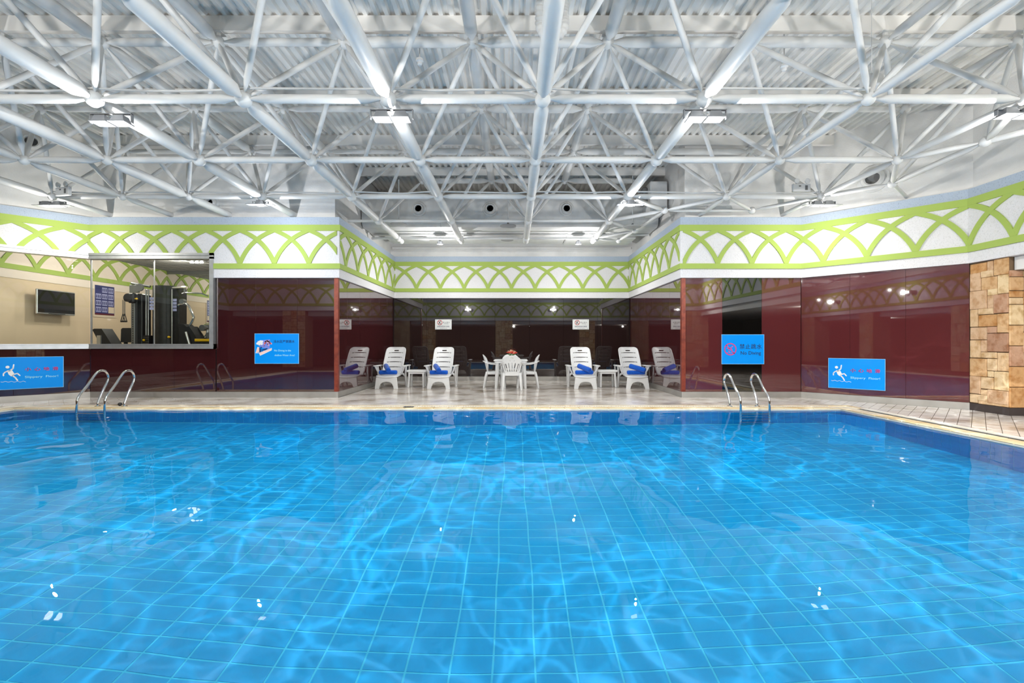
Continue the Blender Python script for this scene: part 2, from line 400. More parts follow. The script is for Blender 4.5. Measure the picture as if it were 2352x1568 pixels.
# ------------------------------------------------------------------ room outline (plan, at the glass face), left to right, room on the right-hand side
P = [Vector(p) for p in ((-12.6, 6.89), (-9.29, 10.2), (-3.86, 10.2), (-3.84, 14.83), (3.70, 14.83), (3.69, 10.2),
                         (6.3, 10.2), (8.17, 8.33), (8.17, -.12), (-12.6, -.12))]
SIDES = ['diagonal_left', 'front_left', 'alcove_left', 'alcove_back', 'alcove_right', 'front_right', 'diagonal_right', 'right', 'rear', 'left']
NSEG = len(P)
def seg(i): return P[i % NSEG], P[(i+1) % NSEG]
def frame(i):
    a, b = seg(i); t = (b-a).normalized(); return a, t, Vector((t.y, -t.x)), (b-a).length
def corner(i, o):
    """mitred corner P[i] shifted o towards the room"""
    a, t0, n0, _ = frame(i-1); b, t1, n1, _ = frame(i)
    k = n0 + n1; return P[i % NSEG] + k*(o/(1+n0.dot(n1)))
def strip(mb, i, o0, o1, z0, z1, s0=None, s1=None):
    a, t, n, L = frame(i)
    A0 = corner(i, o0) if s0 is None else a+t*s0+n*o0
    A1 = corner(i, o1) if s0 is None else a+t*s0+n*o1
    B0 = corner(i+1, o0) if s1 is None else a+t*s1+n*o0
    B1 = corner(i+1, o1) if s1 is None else a+t*s1+n*o1
    return mb.prism([(p.x, p.y) for p in (A0, B0, B1, A1)], z0, z1)
def at(i, s, o=0.):
    a, t, n, L = frame(i); p = a+t*s+n*o; return p
ZF0, ZF1 = 2.62, 3.943           # frieze bottom and top
LW = -6.54 - P[1].x              # window end along the front left wall
W_SILL0, W_SILL1, W_HEAD0, W_HEAD1 = 1.07, 1.175, 3.03, 3.155
SK = .13                         # skirting height

# ------------------------------------------------------------------ floor slab, pool
POOL = (-9.13, 5.97, .75, 8.49)
CW = .47                         # coping + grate width
DEPTH = 1.45; WATER = -.03
mb = MB(); x0, x1, y0, y1 = POOL; c = CW
mb.box(-14, 13, y1+c, 17, -.2, -.012); mb.box(-14, x0-c, -5, y1+c, -.2, -.012)
mb.box(x1+c, 13, -5, y1+c, -.2, -.012); mb.box(x0-c, x1+c, -5, y0-c, -.2, -.012)
floor = struct('floor', mb, M['grout'])
# pool basin: shell in grout colour, tiles proud of it
mb = MB(); zb = WATER-DEPTH
mb.box(x0-.2, x1+.2, y0-.2, y1+.2, zb-.25, zb-.003)
mb.box(x0-.2, x1+.2, y1+.004, y1+.2, zb-.02, -.09); mb.box(x0-.2, x1+.2, y0-.2, y0-.004, zb-.02, -.09)
mb.box(x0-.2, x0-.004, y0-.012, y1+.012, zb-.02, -.09); mb.box(x1+.004, x1+.2, y0-.012, y1+.012, zb-.02, -.09)
basin = struct('floor_pool', mb, M['pool_grout'])
TW, TD, G = .267, .1365, .0065
tile_me = MB().box(-TW/2+G, TW/2-G, -TD/2+G, TD/2-G, -.02, 0).mesh('pool_tile', M['pool'])
cells = []
nx0 = math.ceil((x0-0)/TW); ys = 2.847+TD/2
ny0, ny1 = math.ceil((y0-ys)/TD), math.floor((y1-ys)/TD)
for j in range(ny0, ny1+1):
    for i in range(nx0, math.floor(x1/TW)+1):
        cells.append((i*TW, ys+j*TD))
def vis(x, y): return abs(x)/y < 1.13 and y > 2.55
front = sorted([q for q in cells if vis(*q)], key=lambda q: q[1]*1.0+abs(q[0])*.12)[:290]
fs_ = set(front)
for q in front: link('pool_tile', tile_me, basin, (q[0], q[1], zb))
mb = MB()
for q in cells:
    if q in fs_: continue
    mb.box(q[0]-TW/2+G, q[0]+TW/2-G, q[1]-TD/2+G, q[1]+TD/2-G, zb-.02, zb)
g2 = .005
for k in range(math.ceil((x0)/(TW/2)), math.floor(x1/(TW/2))+1):          # end walls
    xa = k*TW/2
    for r in range(5):
        z1_ = -.095 - r*.272
        mb.box(xa+g2, xa+TW/2-g2, y1, y1+.02, z1_-.272+g2, z1_); mb.box(xa+g2, xa+TW/2-g2, y0-.02, y0, z1_-.272+g2, z1_)
k = 0
while y0+(k+1)*TW/2 < y1+.01:                                              # side walls
    ya = y1-(k+1)*TW/2
    for r in range(5):
        z1_ = -.095 - r*.272
        mb.box(x1, x1+.02, ya+g2, ya+TW/2-g2, z1_-.272+g2, z1_); mb.box(x0-.02, x0, ya+g2, ya+TW/2-g2, z1_-.272+g2, z1_)
    k += 1
o = obj('tile_field', mb, M['pool'], basin); o['kind'] = 'stuff'
# water surface with low ripples
random.seed(11)
waves = []
for k in range(20):
    lam = .32*(1.09**k)*random.uniform(.85, 1.15); a = random.uniform(0, 2*PI)
    waves.append((2*PI/lam*math.cos(a), 2*PI/lam*math.sin(a), random.uniform(0, 2*PI), .0032*lam/2/PI))
NXW, NYW = 240, 122
vs = []; fs = []
for j in range(NYW+1):
    y = y0 + (y1-y0)*j/NYW
    for i in range(NXW+1):
        x = x0 + (x1-x0)*i/NXW
        h = 0.
        for kx, ky, ph, am in waves: h += am*math.sin(kx*x+ky*y+ph)
        vs.append((x, y, WATER+h))
for j in range(NYW):
    for i in range(NXW):
        b = j*(NXW+1)+i; fs.append((b, b+1, b+NXW+2, b+NXW+1))
me = bpy.data.meshes.new('water'); me.from_pydata(vs, [], fs); me.materials.append(M['water'])
me.polygons.foreach_set('use_smooth', [True]*len(me.polygons))
water = link('water', me); water['kind'] = 'structure'
water.cycles.is_caustics_caster = True
for o in list(basin.children)+[basin]: o.cycles.is_caustics_receiver = True
# coping: rim bed, coping tiles, slotted drain cover
mb = MB()
for (a0, a1, b0, b1) in ((x0-c, x1+c, y1, y1+c), (x0-c, x1+c, y0-c, y0), (x0-c, x0, y0, y1), (x1, x1+c, y0, y1)):
    mb.box(a0, a1, b0, b1, -.09, -.010)
coping = struct('trim_coping', mb, M['coping_joint'])
cg = .004; CT = .235
cop_a = MB().cbox(-TW/2+cg, TW/2-cg, 0, CT-cg, -.02, .004, .006).mesh('coping_tile', M['coping'])
for k in range(math.ceil(x0/TW), math.floor((x1+.05)/TW)+1):
    link('coping_tile', cop_a, coping, (k*TW, y1, 0))
k = 0
while y1-.005-k*TW > 3.2:
    link('coping_tile', cop_a, coping, (x1, y1-TW/2-k*TW, 0), (0, 0, -PI/2)); k += 1
k = 0
while y1-.005-k*TW > 5.2:
    link('coping_tile', cop_a, coping, (x0, y1-TW/2-k*TW, 0), (0, 0, PI/2)); k += 1
obj('corner_tile', MB().cbox(x1+.002, x1+CT, y1+.002, y1+CT, -.02, .004, .006), M['coping'], coping)
obj('corner_tile', MB().cbox(x0-CT, x0-.002, y1+.002, y1+CT, -.02, .004, .006), M['coping'], coping)
def grate(x_a, y_a, x_b, y_b, n, wd):
    mb = MB(); A = Vector((x_a, y_a)); B = Vector((x_b, y_b)); t = (B-A)/n; u = t.normalized(); nn = Vector((-u.y, u.x))
    def q(s0, s1, o0, o1, z):
        p = [A+u*s0+nn*o0, A+u*s1+nn*o0, A+u*s1+nn*o1, A+u*s0+nn*o1]; mb.prism([(v.x, v.y) for v in p], -.02, z)
    L = (B-A).length
    q(0, L, 0, .03, .003); q(0, L, wd-.03, wd, .003); st = L/n
    for k in range(n): q(k*st, k*st+st*.55, .03, wd-.03, .002)
    return mb
gr = obj('drain_cover', grate(x0, y1+CT+.005, x1, y1+CT+.005, 330, .12), M['grate'], coping)
gr = obj('drain_cover', grate(x1+CT+.125, y1, x1+CT+.125, 3.0, 120, .12), M['grate'], coping)
obj('drain_bed', MB().box(x0, x1, y1+CT, y1+CT+.125, -.012, -.009).box(x1+CT, x1+CT+.13, 3, y1, -.012, -.009), M['hole'], coping)
obj('edge_strip', MB().box(x0, x1+c, y1+CT+.128, y1+c, -.02, .001).box(x1+CT+.135, x1+c, 3, y1+CT+.12, -.02, .001), M['coping'], coping)

# ------------------------------------------------------------------ deck tiles, laid at 45 degrees
def clip(poly, reg):
    out = poly
    for i in range(len(reg)):
        a, b = Vector(reg[i]), Vector(reg[(i+1) % len(reg)]); inp = out; out = []
        if not inp: return []
        side = lambda p: (b.x-a.x)*(p[1]-a.y)-(b.y-a.y)*(p[0]-a.x)
        for k in range(len(inp)):
            p, q = inp[k], inp[(k+1) % len(inp)]; sp, sq = side(p), side(q)
            if sp >= 0: out.append(p)
            if (sp >= 0) != (sq >= 0):
                t = sp/(sp-sq); out.append((p[0]+(q[0]-p[0])*t, p[1]+(q[1]-p[1])*t))
    return out
def area(p): return abs(sum(p[i][0]*p[(i+1) % len(p)][1]-p[(i+1) % len(p)][0]*p[i][1] for i in range(len(p))))/2
yc = y1+c+.004; xr = x1+c+.004
REG = [[(-9.6, yc), (xr, yc), (xr, 10.05), (6.28, 10.19), (-9.29, 10.19), (-9.6, 9.88)],
       [(-3.83, 10.19), (3.68, 10.19), (3.68, 14.8), (-3.83, 14.8)],
       [(xr, 2.6), (8.16, 2.6), (8.16, 8.32), (xr, 10.04)],
       [(8.16, 2.6), (10.5, 2.6), (10.5, 7.65), (8.16, 7.65)],
       [(-12.55, 4.0), (-9.604, 4.0), (-9.604, 9.86), (-12.55, 6.9)]]
dw, dl, dg = .15, .42, .004
R45 = PI/4; e1 = Vector((math.cos(R45), math.sin(R45))); e2 = Vector((-e1.y, e1.x))
whole, cut = [], []
for r, reg in enumerate(REG):
    for i in range(-60, 60):
        for j in range(-150, 150):
            cc = e1*((i+.5*(j % 2))*dl)+e2*(j*dw)
            if not (-13 < cc.x < 11 and 2 < cc.y < 15.2): continue
            q = [cc+e1*sx*(dl/2-dg)+e2*sy*(dw/2-dg) for sx, sy in ((-1,-1),(1,-1),(1,1),(-1,1))]
            pg = clip([(v.x, v.y) for v in q], reg)
            if len(pg) < 3 or area(pg) < 4e-4: continue
            if area(pg) > .999*(dl-2*dg)*(dw-2*dg): whole.append(cc)
            else: cut.append(pg)
whole = [p for p in whole]
near = sorted(whole, key=lambda p: p.y if abs(p.x-4/F)/p.y < 1.12 else 99)[:290]
nid = {(p.x, p.y) for p in near}
deck_me = MB().box(-dl/2+dg, dl/2-dg, -dw/2+dg, dw/2-dg, -.02, 0).mesh('floor_tile', M['deck'])
for p in near: link('floor_tile', deck_me, floor, (p.x, p.y, 0), (0, 0, R45))
mb = MB()
for p in whole:
    if (p.x, p.y) in nid: continue
    q = [p+e1*sx*(dl/2-dg)+e2*sy*(dw/2-dg) for sx, sy in ((-1,-1),(1,-1),(1,1),(-1,1))]
    mb.prism([(v.x, v.y) for v in q], -.02, 0)
for pg in cut: mb.prism(pg, -.02, 0)
o = obj('tile_field', mb, M['deck'], floor); o['kind'] = 'stuff'

# ------------------------------------------------------------------ lower walls: dark core + glass panels + skirting
def wall_core(i, z0, z1, s0=None, s1=None, o0=-.03, o1=-.25):
    return strip(MB(), i, o0, o1, z0, z1, s0, s1)
def panels(parent, i, cuts, z0, z1, m, gap=.0012):
    for a, b in zip(cuts[:-1], cuts[1:]):
        mm = m(a, b) if callable(m) else m
        A, t, n, L = frame(i)
        mb = MB().cbox(a+gap, b-gap, 0, .022, z0, z1, .0015)
        mb.v = [((A+t*x-n*(.022-y)).x, (A+t*x-n*(.022-y)).y, z) for x, y, z in mb.v]
        obj('glass_panel', mb, mm, parent)
def sx(i, *pxs):
    """panel joints: pixel columns -> distance along segment i"""
    a, t, n, L = frame(i); out = []
    for p in pxs:
        r = (p-1180)/F; out.append((r*a.y-a.x)/(t.x-r*t.y))
    return out
walls = {}
def L_(i): return frame(i)[3]
# 0 diagonal left: glass below the window
w0 = struct('wall_diagonal_left', wall_core(0, 0, W_SILL0-.01), M['core']); walls[0] = w0
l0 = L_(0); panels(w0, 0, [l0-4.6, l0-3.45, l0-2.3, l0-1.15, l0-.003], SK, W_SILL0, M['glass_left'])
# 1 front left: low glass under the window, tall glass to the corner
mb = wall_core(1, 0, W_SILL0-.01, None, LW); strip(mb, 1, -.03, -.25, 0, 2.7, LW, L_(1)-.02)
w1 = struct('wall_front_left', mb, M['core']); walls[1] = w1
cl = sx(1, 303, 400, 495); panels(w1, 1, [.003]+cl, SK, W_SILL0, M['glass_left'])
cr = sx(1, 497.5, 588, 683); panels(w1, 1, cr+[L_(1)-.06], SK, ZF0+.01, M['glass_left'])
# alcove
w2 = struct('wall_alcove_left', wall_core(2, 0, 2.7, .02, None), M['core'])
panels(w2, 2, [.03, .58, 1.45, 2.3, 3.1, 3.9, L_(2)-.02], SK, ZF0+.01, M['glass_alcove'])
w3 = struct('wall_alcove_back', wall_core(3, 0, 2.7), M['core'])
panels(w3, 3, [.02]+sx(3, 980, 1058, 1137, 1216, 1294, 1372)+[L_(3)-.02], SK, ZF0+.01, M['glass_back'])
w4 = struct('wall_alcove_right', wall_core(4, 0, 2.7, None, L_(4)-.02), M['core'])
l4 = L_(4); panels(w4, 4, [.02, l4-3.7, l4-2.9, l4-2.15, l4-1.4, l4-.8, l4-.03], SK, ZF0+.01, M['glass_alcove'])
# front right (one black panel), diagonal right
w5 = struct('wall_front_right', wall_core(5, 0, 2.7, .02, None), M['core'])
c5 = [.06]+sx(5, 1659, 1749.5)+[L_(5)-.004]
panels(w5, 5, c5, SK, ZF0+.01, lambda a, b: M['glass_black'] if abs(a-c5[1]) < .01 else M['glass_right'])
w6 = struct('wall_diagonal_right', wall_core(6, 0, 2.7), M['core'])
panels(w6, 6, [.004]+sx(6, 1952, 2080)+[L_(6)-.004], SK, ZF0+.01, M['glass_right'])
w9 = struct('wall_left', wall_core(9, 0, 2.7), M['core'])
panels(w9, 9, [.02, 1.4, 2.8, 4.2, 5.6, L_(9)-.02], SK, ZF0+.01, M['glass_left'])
for i, nm in ((0, 'diagonal_left'), (1, 'front_left'), (2, 'alcove_left'), (3, 'alcove_back'), (4, 'alcove_right'), (5, 'front_right'), (6, 'diagonal_right'), (9, 'left')):
    struct('baseboard_'+nm, strip(MB(), i, .006, -.02, 0, SK-.004), M['skirt'])
# copper coloured posts on the two projecting corners
for nm, i, s0, s1 in (('trim_corner_left', 1, L_(1)-.075, L_(1)+.012), ('trim_corner_right', 5, -.012, .075)):
    mb = MB(); a, t, n, L = frame(i)
    q = [a+t*s0+n*.014, a+t*s1+n*.014, a+t*s1-n*.07, a+t*s0-n*.07]; mb.prism([(v.x, v.y) for v in q], SK, ZF0+.005)
    struct(nm, mb, M['copper'])

# ------------------------------------------------------------------ frieze: plaster band, lilac grey cap, lime mouldings, interlaced arches
def bez(u, wd, h):
    p1 = (.27*wd, .74*h); x = 2*u*(1-u)*p1[0]+u*u*wd; z = 2*u*(1-u)*p1[1]+u*u*h; return x, z
def arch(i, s_peak, pitch, z_lo, z_foot, z_top, L, bw=.088, th=.026, zs=1e-9):
    """both limbs of one pointed arch, clipped to the wall and to z_lo"""
    A, t, n, _ = frame(i); mb = MB(); N = 14; h = z_top-z_foot
    for sgn in (-1, 1):
        pts = []
        for k in range(N+1):
            x, z = bez(-.09+1.09*k/N, pitch, h); pts.append((s_peak+sgn*(pitch-x), z_foot+z))
        ring = []
        for k, (s, z) in enumerate(pts):
            a_, b_ = pts[max(k-1, 0)], pts[min(k+1, N)]; dx, dz = b_[0]-a_[0], b_[1]-a_[1]; l = math.hypot(dx, dz)
            nx_, nz_ = -dz/l*bw/2, dx/l*bw/2
            e = []
            for q in ((s+nx_, z+nz_), (s-nx_, z-nz_)):
                e.append((q[0] if k < N else s_peak, q[1]))
            ring.append(e)
        for k in range(N):
            qd = [ring[k][0], ring[k][1], ring[k+1][1], ring[k+1][0]]
            if max(v[1] for v in qd) <= z_lo+1e-6: continue
            qd = clip(qd if True else qd, [(0, z_lo), (L, z_lo), (L, 9), (0, 9)])
            if len(qd) < 3 or area(qd) < 1e-5: continue
            m = len(qd); vs = []
            for o_ in (.05, .05+th+.0014*(sgn > 0)):
                for s, z in qd:
                    p = A+t*s+n*o_; vs.append((p.x, p.y, z))
            mb.add(vs, [tuple(range(m)), tuple(reversed(range(m, 2*m)))]+[(a, (a+1) % m, m+(a+1) % m, m+a) for a in range(m)])
    return mb
def frieze(i, peaks, pitch, zb=ZF0, s0=None, s1=None, feet=True, joined=False, pre='trim_frieze_'):
    L = L_(i); nm = pre+SIDES[i]
    mb = strip(MB(), i, .05, -.30, zb, ZF1-.17, s0, s1)
    f = struct(nm, mb, M['stucco'])
    obj('frieze_cap', strip(MB(), i, .05, -.30, ZF1-.17, ZF1, s0, s1), M['cap'], f)
    obj('upper_band', strip(MB(), i, .05, .078, 3.64, 3.77, s0, s1), M['green'], f)
    if zb < 2.8: obj('lower_band', strip(MB(), i, .05, .078, 2.814, 2.928, s0, s1), M['green'], f)
    lo, hi = (s0 or 0)+.0, (s1 if s1 is not None else L)
    all_ = MB()
    for k, sp in enumerate(peaks):
        m = arch(i, sp, pitch, max(zb+.0, 2.93), 2.93, 3.65, L, th=.022+.003*(k % 2))
        if not m.v: continue
        if joined: all_.add(m.v, m.f)
        else: obj('arch', m, M['green'], f)
    if joined:
        o = obj('arch_row', all_, M['green'], f); o['kind'] = 'stuff'
    return f
ar = lambda a, st, n: [a+st*k for k in range(n)]
frieze(0, [l0-.418-.75*k for k in range(-1, 7)], .75, W_HEAD1)
a1 = ar(.32-.75, .75, 9)
def frieze1():
    f = frieze(1, [s for s in a1 if s < LW-.9], .75, W_HEAD1, None, LW)
    L = L_(1)
    obj('lower_field', strip(MB(), 1, .05, -.30, ZF0, ZF1-.17, LW, None), M['stucco'], f)
    obj('frieze_cap', strip(MB(), 1, .05, -.30, ZF1-.17, ZF1, LW, None), M['cap'], f)
    obj('upper_band', strip(MB(), 1, .05, .078, 3.64, 3.77, LW, None), M['green'], f)
    obj('lower_band', strip(MB(), 1, .05, .078, 2.814, 2.928, LW, None), M['green'], f)
    for k, sp in enumerate(a1):
        if sp < LW-.9: continue
        m = arch(1, sp, .75, 2.93, 2.93, 3.65, L, th=.022+.003*(k % 2))
        if sp < LW+.75:   # feet that would run behind the window head are cut there
            A, t, n, _ = frame(1); mm = MB()
            for fc in m.f:
                c_ = sum((Vector(m.v[q]) for q in fc), Vector())/len(fc)
                s_ = (Vector((c_.x, c_.y))-A).dot(t)
                if s_ < LW and c_.z < W_HEAD1: continue
                mm.add([m.v[q] for q in fc], [tuple(range(len(fc)))])
            m = mm
        if m.v: obj('arch', m, M['green'], f)
frieze1()
frieze(2, ar(.32-.8, .8, 8), .8)
frieze(3, ar(0, .754, 11), .754)
frieze(4, [l4+.07-.745*k for k in range(0, 8)], .745)
frieze(5, ar(.01, .747, 5), .747)
frieze(6, ar(.43-.74, .74, 6), .74)
frieze(7, ar(.04, .745, 13), .745)
frieze(8, ar(.3, .75, 28), .75, joined=True)
frieze(9, ar(.1, .75, 10), .75, joined=True)
# plain plaster above the frieze, up to the roof
for i, nm in enumerate(SIDES):
    struct('wall_upper_'+nm, strip(MB(), i, -.10, -.32, 3.9, 5.9), M['upper'])
# clear-storey pipe ledge on the alcove back wall
struct('trim_alcove_ledge', strip(MB(), 3, -.05, -.12, 4.20, 4.26), M['upper'])

# ------------------------------------------------------------------ roof: corrugated sheet on purlins
mb = MB(); per = .145; xx = -14.2; prof = []
while xx < 13.2:
    prof += [(xx, 5.60), (xx+.055, 5.60), (xx+.075, 5.645), (xx+.125, 5.645)]; xx += per
vs = [(x, -5.2, z) for x, z in prof]+[(x, 17.2, z) for x, z in prof]; n = len(prof)
mb.add(vs, [(i, i+1, n+i+1, n+i) for i in range(n-1)])
ceiling = struct('ceiling', mb, M['roof'])
struct('ceiling_cover', MB().box(-14.3, 13.3, -5.3, 17.3, 5.9, 6.0), M['roof'])
for k in range(8):
    y = (.5+k)*S
    mb = MB().box(-13.2, 12.2, y-.035, y+.035, 5.585, 5.60).box(-13.2, 12.2, y-.05, y-.035, 5.41, 5.60).box(-13.2, 12.2, y-.05, y+.02, 5.395, 5.41)
    o = obj('purlin', mb, M['purlin'], ceiling)

# ------------------------------------------------------------------ corridor behind the pillars
struct('ceiling_corridor', MB().box(8.25, 12.2, -4.2, 7.66, 2.4, 2.615).box(-12.6, 8.25, -4.2, -.45, 2.4, 2.615), M['soffit'])
struct('wall_corridor_right', MB().box(12.0, 12.2, -4.2, 8.4, 0, 2.7), M['rear'])
struct('wall_corridor_rear', MB().box(-12.8, 12.2, -4.2, -4.0, 0, 2.7), M['rear'])
struct('wall_corridor_left', MB().box(-12.85, -12.6, -4.2, -.1, 0, 2.7), M['rear'])

# ------------------------------------------------------------------ stone facing
STONE_PX = [(240,160,362,228),(368,145,408,212),(413,128,510,245),(240,228,318,355),(322,212,408,258),(322,258,433,348),(437,245,510,378),
 (240,355,363,485),(368,343,434,388),(368,390,411,480),(415,382,510,515),(240,488,298,612),(304,482,411,523),(304,527,434,610),(438,520,510,655),
 (240,616,363,703),(368,612,433,657),(370,660,510,790),(240,707,319,832),(323,707,366,790),(323,793,432,835),(436,797,510,928),
 (240,838,363,965),(368,840,432,925),(368,928,409,970),(413,932,510,1065),(240,965,318,1088),(322,972,409,1055),(322,1060,366,1098),(370,1065,510,1160),
 (240,1092,297,1152),(302,1098,366,1140),(302,1143,510,1178)]
SCOL = [3,5,0,5,2,0,6,5,6,5,4,1,2,3,0,5,4,7,1,5,2,1,0,2,6,6,5,2,1,5,2,2,1]
random.seed(3)
def stone(mb, fn, a0, a1, z0, z1, g=.009, d=.03):
    q = MB().cbox(a0+g, a1-g, 0, d, z0+g, z1-g, .008); mb.add([fn(*v) for v in q.v], q.f); return mb
mbp = MB().box(8.19, 12.0, 7.68, 8.36, 0, ZF0)
pil = struct('wall_stone_right', mbp, M['mortar'])
struct('baseboard_stone', MB().prism([(8.165, 7.655), (12, 7.655), (12, 7.70), (8.20, 7.70), (8.20, 8.34), (8.165, 8.34)], 0, .125), M['skirt_dark'])
def z_of(u, y):      # top and bottom edges slope in the photograph
    yt = 158-38*u; yb = 1155+32*u; return .125+(ZF0-.125)*(yb-y)/(yb-yt)
for (a, b, c_, d_), ci in zip(STONE_PX, SCOL):
    u0, u1 = (a-238)/274, (c_-238+4)/274; um = (u0+u1)/2
    z1_, z0_ = min(z_of(um, b-2), ZF0), max(z_of(um, d_+3), .125)
    dep = random.uniform(.020, .036)
    fn = lambda p, q, z, dd=dep: (8.19-q, 8.33-p*.65, z)
    obj('stone', stone(MB(), fn, u0, u1, z0_, z1_, .006, dep), STONES[ci], pil)
def ashlar(x0_, x1_, z0_, z1_, unit, seed):
    """random coursed stone layout on a grid of units"""
    rnd = random.Random(seed); nx_, nz_ = max(1, round((x1_-x0_)/unit)), max(1, round((z1_-z0_)/unit)); used = set(); out = []
    ux, uz = (x1_-x0_)/nx_, (z1_-z0_)/nz_
    for j in range(nz_):
        for i in range(nx_):
            if (i, j) in used: continue
            sh = [(2,3),(3,2),(2,2),(3,3),(1,2),(2,1),(1,1)]; rnd.shuffle(sh); sh.append((1,1))
            for a, b in sorted(sh[:4], key=lambda q: -q[0]*q[1])+[(1,1)]:
                cs = [(i+p, j+q) for p in range(a) for q in range(b)]
                if all(p < nx_ and q < nz_ and (p, q) not in used for p, q in cs):
                    used.update(cs); out.append((x0_+i*ux, x0_+(i+a)*ux, z0_+j*uz, z0_+(j+b)*uz)); break
    return out
for (a, b, c_, d_) in ashlar(8.165, 10.4, .125, 2.40, .115, 5):
    dep = random.uniform(.018, .032)
    obj('stone', stone(MB(), lambda p, q, z: (p, 7.68-q, z), a, b, c_, d_, .005, dep), random.choice(STONES[:7]), pil)
def pillar(nm, x0_, x1_, ya, yb, seed):
    p = struct(nm, MB().box(x0_+.02, x1_-.02, ya, yb-.02, 0, ZF0), M['mortar'])
    grp = {}
    for (a, b, c_, d_) in ashlar(x0_, x1_, .12, ZF0, .12, seed):
        k = random.randrange(6); stone(grp.setdefault(k, MB()), lambda q, r, z: (q, yb-.02+r, z), a, b, c_, d_, .006, .022)
    for k, g in grp.items():
        o = obj('stone_facing', g, STONES[k], p); o['kind'] = 'stuff'
    obj('pillar_base', MB().box(x0_-.002, x1_+.002, ya, yb+.006, 0, .12), M['skirt_dark'], p)
    return p
for k, (a, b) in enumerate(((-1.17, -.07), (-5.85, -5.0), (4.2, 5.2), (7.6, 8.6), (-10.2, -9.2))):
    pillar('wall_pillar_%d' % (k+1), a, b, -.95, -.10, 20+k)

# ------------------------------------------------------------------ space frame
sf = thing('space_frame', 'white tubular steel space frame of ball nodes and struts hanging under the corrugated roof', 'roof truss', (0, 0, 0))
tube_n = 0
def strut_part(nm, a, b, r, n=12):
    obj(nm, MB().strut(a, b, r, n), M['tube'], sf, True)
low, upn = {}, {}
def wall_y(x):           # depth of the upper wall face behind which chords end
    for i in range(7):
        a, b = corner(i, -.10), corner(i+1, -.10)
        if abs(b.x-a.x) > .3 and min(a.x, b.x)-1e-6 <= x <= max(a.x, b.x)+1e-6:
            return a.y+(b.y-a.y)*(x-a.x)/(b.x-a.x)
    return 0
for c_ in range(-3, 7):
    for j in range(1, 8):
        x, y = COLX[c_], j*S
        if y < wall_y(x)-.02 or (-3.8 < x < 3.6 and y < 14.7): low[c_, j] = Vector((x, y, ZL))
for c_ in range(-3, 7):
    x2 = (COLX[c_]+COLX[c_+1])/2 if c_ < 6 else 6.82
    for j in range(0, 7):
        y = (j+.5)*S
        if y < wall_y(x2)-.15: upn[c_, j] = Vector((x2, y, ZU))
R_LOW = {-3: .062, -2: .062, -1: .082, 0: .085, 1: .085, 2: .085, 3: .088, 4: .080, 5: .050, 6: .047}
def ball(p, r): obj('node_ball', MB().ball(p, r, 14, 8), M['tube'], sf, True)
for (c_, j), p in low.items():
    ball(p, .095 if c_ in (0, 1, 2, 3, 4) else .075)
    if (c_+1, j) in low: strut_part('cross_chord', p, low[c_+1, j], .050 if j < 6 else .035)
    r = R_LOW[c_]*(1 if j < 5 else .92)
    if (c_, j+1) in low: strut_part('long_chord', p, low[c_, j+1], r)
    else:
        e = Vector((p.x, min(wall_y(p.x), 13.0 if -3.5 < p.x < 3.5 else 99), ZL))
        if (e-p).length > .35: obj('long_chord', MB().sweep([p+Vector((0, .08, 0)), p+Vector((0, .12, 0)), p+Vector((0, .26, 0)), e], [r*.4, r*.45, r*.95, r*.95], 12), M['tube'], sf, True)
for (c_, j), p in upn.items():
    ball(p, .085)
    if (c_+1, j) in upn: strut_part('cross_chord', p, upn[c_+1, j], .068 if c_ in (1, 2, 3, 4) else .052)
    if (c_, j+1) in upn: strut_part('long_chord', p, upn[c_, j+1], .085 if -1 <= c_ <= 4 else .055)
    elif j == 6 or wall_y(p.x)-p.y > .5: pass
    for dc in (0, 1):
        for dj in (0, 1):
            q = low.get((c_+dc, j+dj))
            if q is not None and j+dj < 7: strut_part('brace', p, q, .036, 10)
    obj('purlin_post', MB().sweep([p, Vector((p.x, p.y, 5.40))], .035, 8).box(p.x-.07, p.x+.07, p.y-.07, p.y+.07, 5.385, 5.397), M['tube'], sf)
# edge nodes that step the lower layer back to the angled walls
Q = {1: Vector((6.62, 6.52, 4.02)), 2: Vector((6.72, 8.25, 4.02)), 3: Vector((5.08, 9.92, 4.02)), 4: Vector((3.22, 9.92, 4.02)), 5: Vector((3.05, 11.7, 4.02)), 6: Vector((2.9, 12.85, 4.02))}
for k, q in Q.items(): ball(q, .075)
for a, b, r in ((low[6, 3], Q[1], .045), (low[6, 4], Q[1], .040), (Q[1], Q[2], .045), (low[6, 4], Q[2], .040), (low[6, 5], Q[2], .040), (low[6, 5], Q[3], .036),
                (low[5, 5], Q[3], .036), (low[4, 5], Q[4], .045), (low[5, 5], Q[4], .040), (Q[4], low[4, 6], .042), (Q[4], Q[5], .040), (Q[5], low[4, 6], .036),
                (Q[5], low[4, 7], .036), (Q[5], Q[6], .036), (Q[6], low[4, 7], .036), (Q[4], Q[3], .030)):
    strut_part('edge_strut', a, b, r, 10)
for a, b in ((upn[6, 2] if (6, 2) in upn else None, low[6, 3]), (upn[6, 3], Q[1]), (upn[6, 4] if (6, 4) in upn else None, Q[2]), (upn[6, 3], Q[2])):
    if a is not None: strut_part('brace', a, b, .036, 10)
obj('edge_strut', MB().sweep([Q[1], Vector((7.4, 5.4, 4.02)), Vector((8.2, 4.3, 4.02))], .045, 10), M['tube'], sf, True)
obj('edge_strut', MB().sweep([Q[2], Vector((7.6, 9.0, 4.02))], .034, 10), M['tube'], sf, True)
for (x, y) in ((-3.85, 10.8), (-3.85, 12.6)):
    obj('edge_strut', MB().sweep([(x, y, ZL), low[1, 6 if y < 11 else 7]], .032, 10), M['tube'], sf, True)
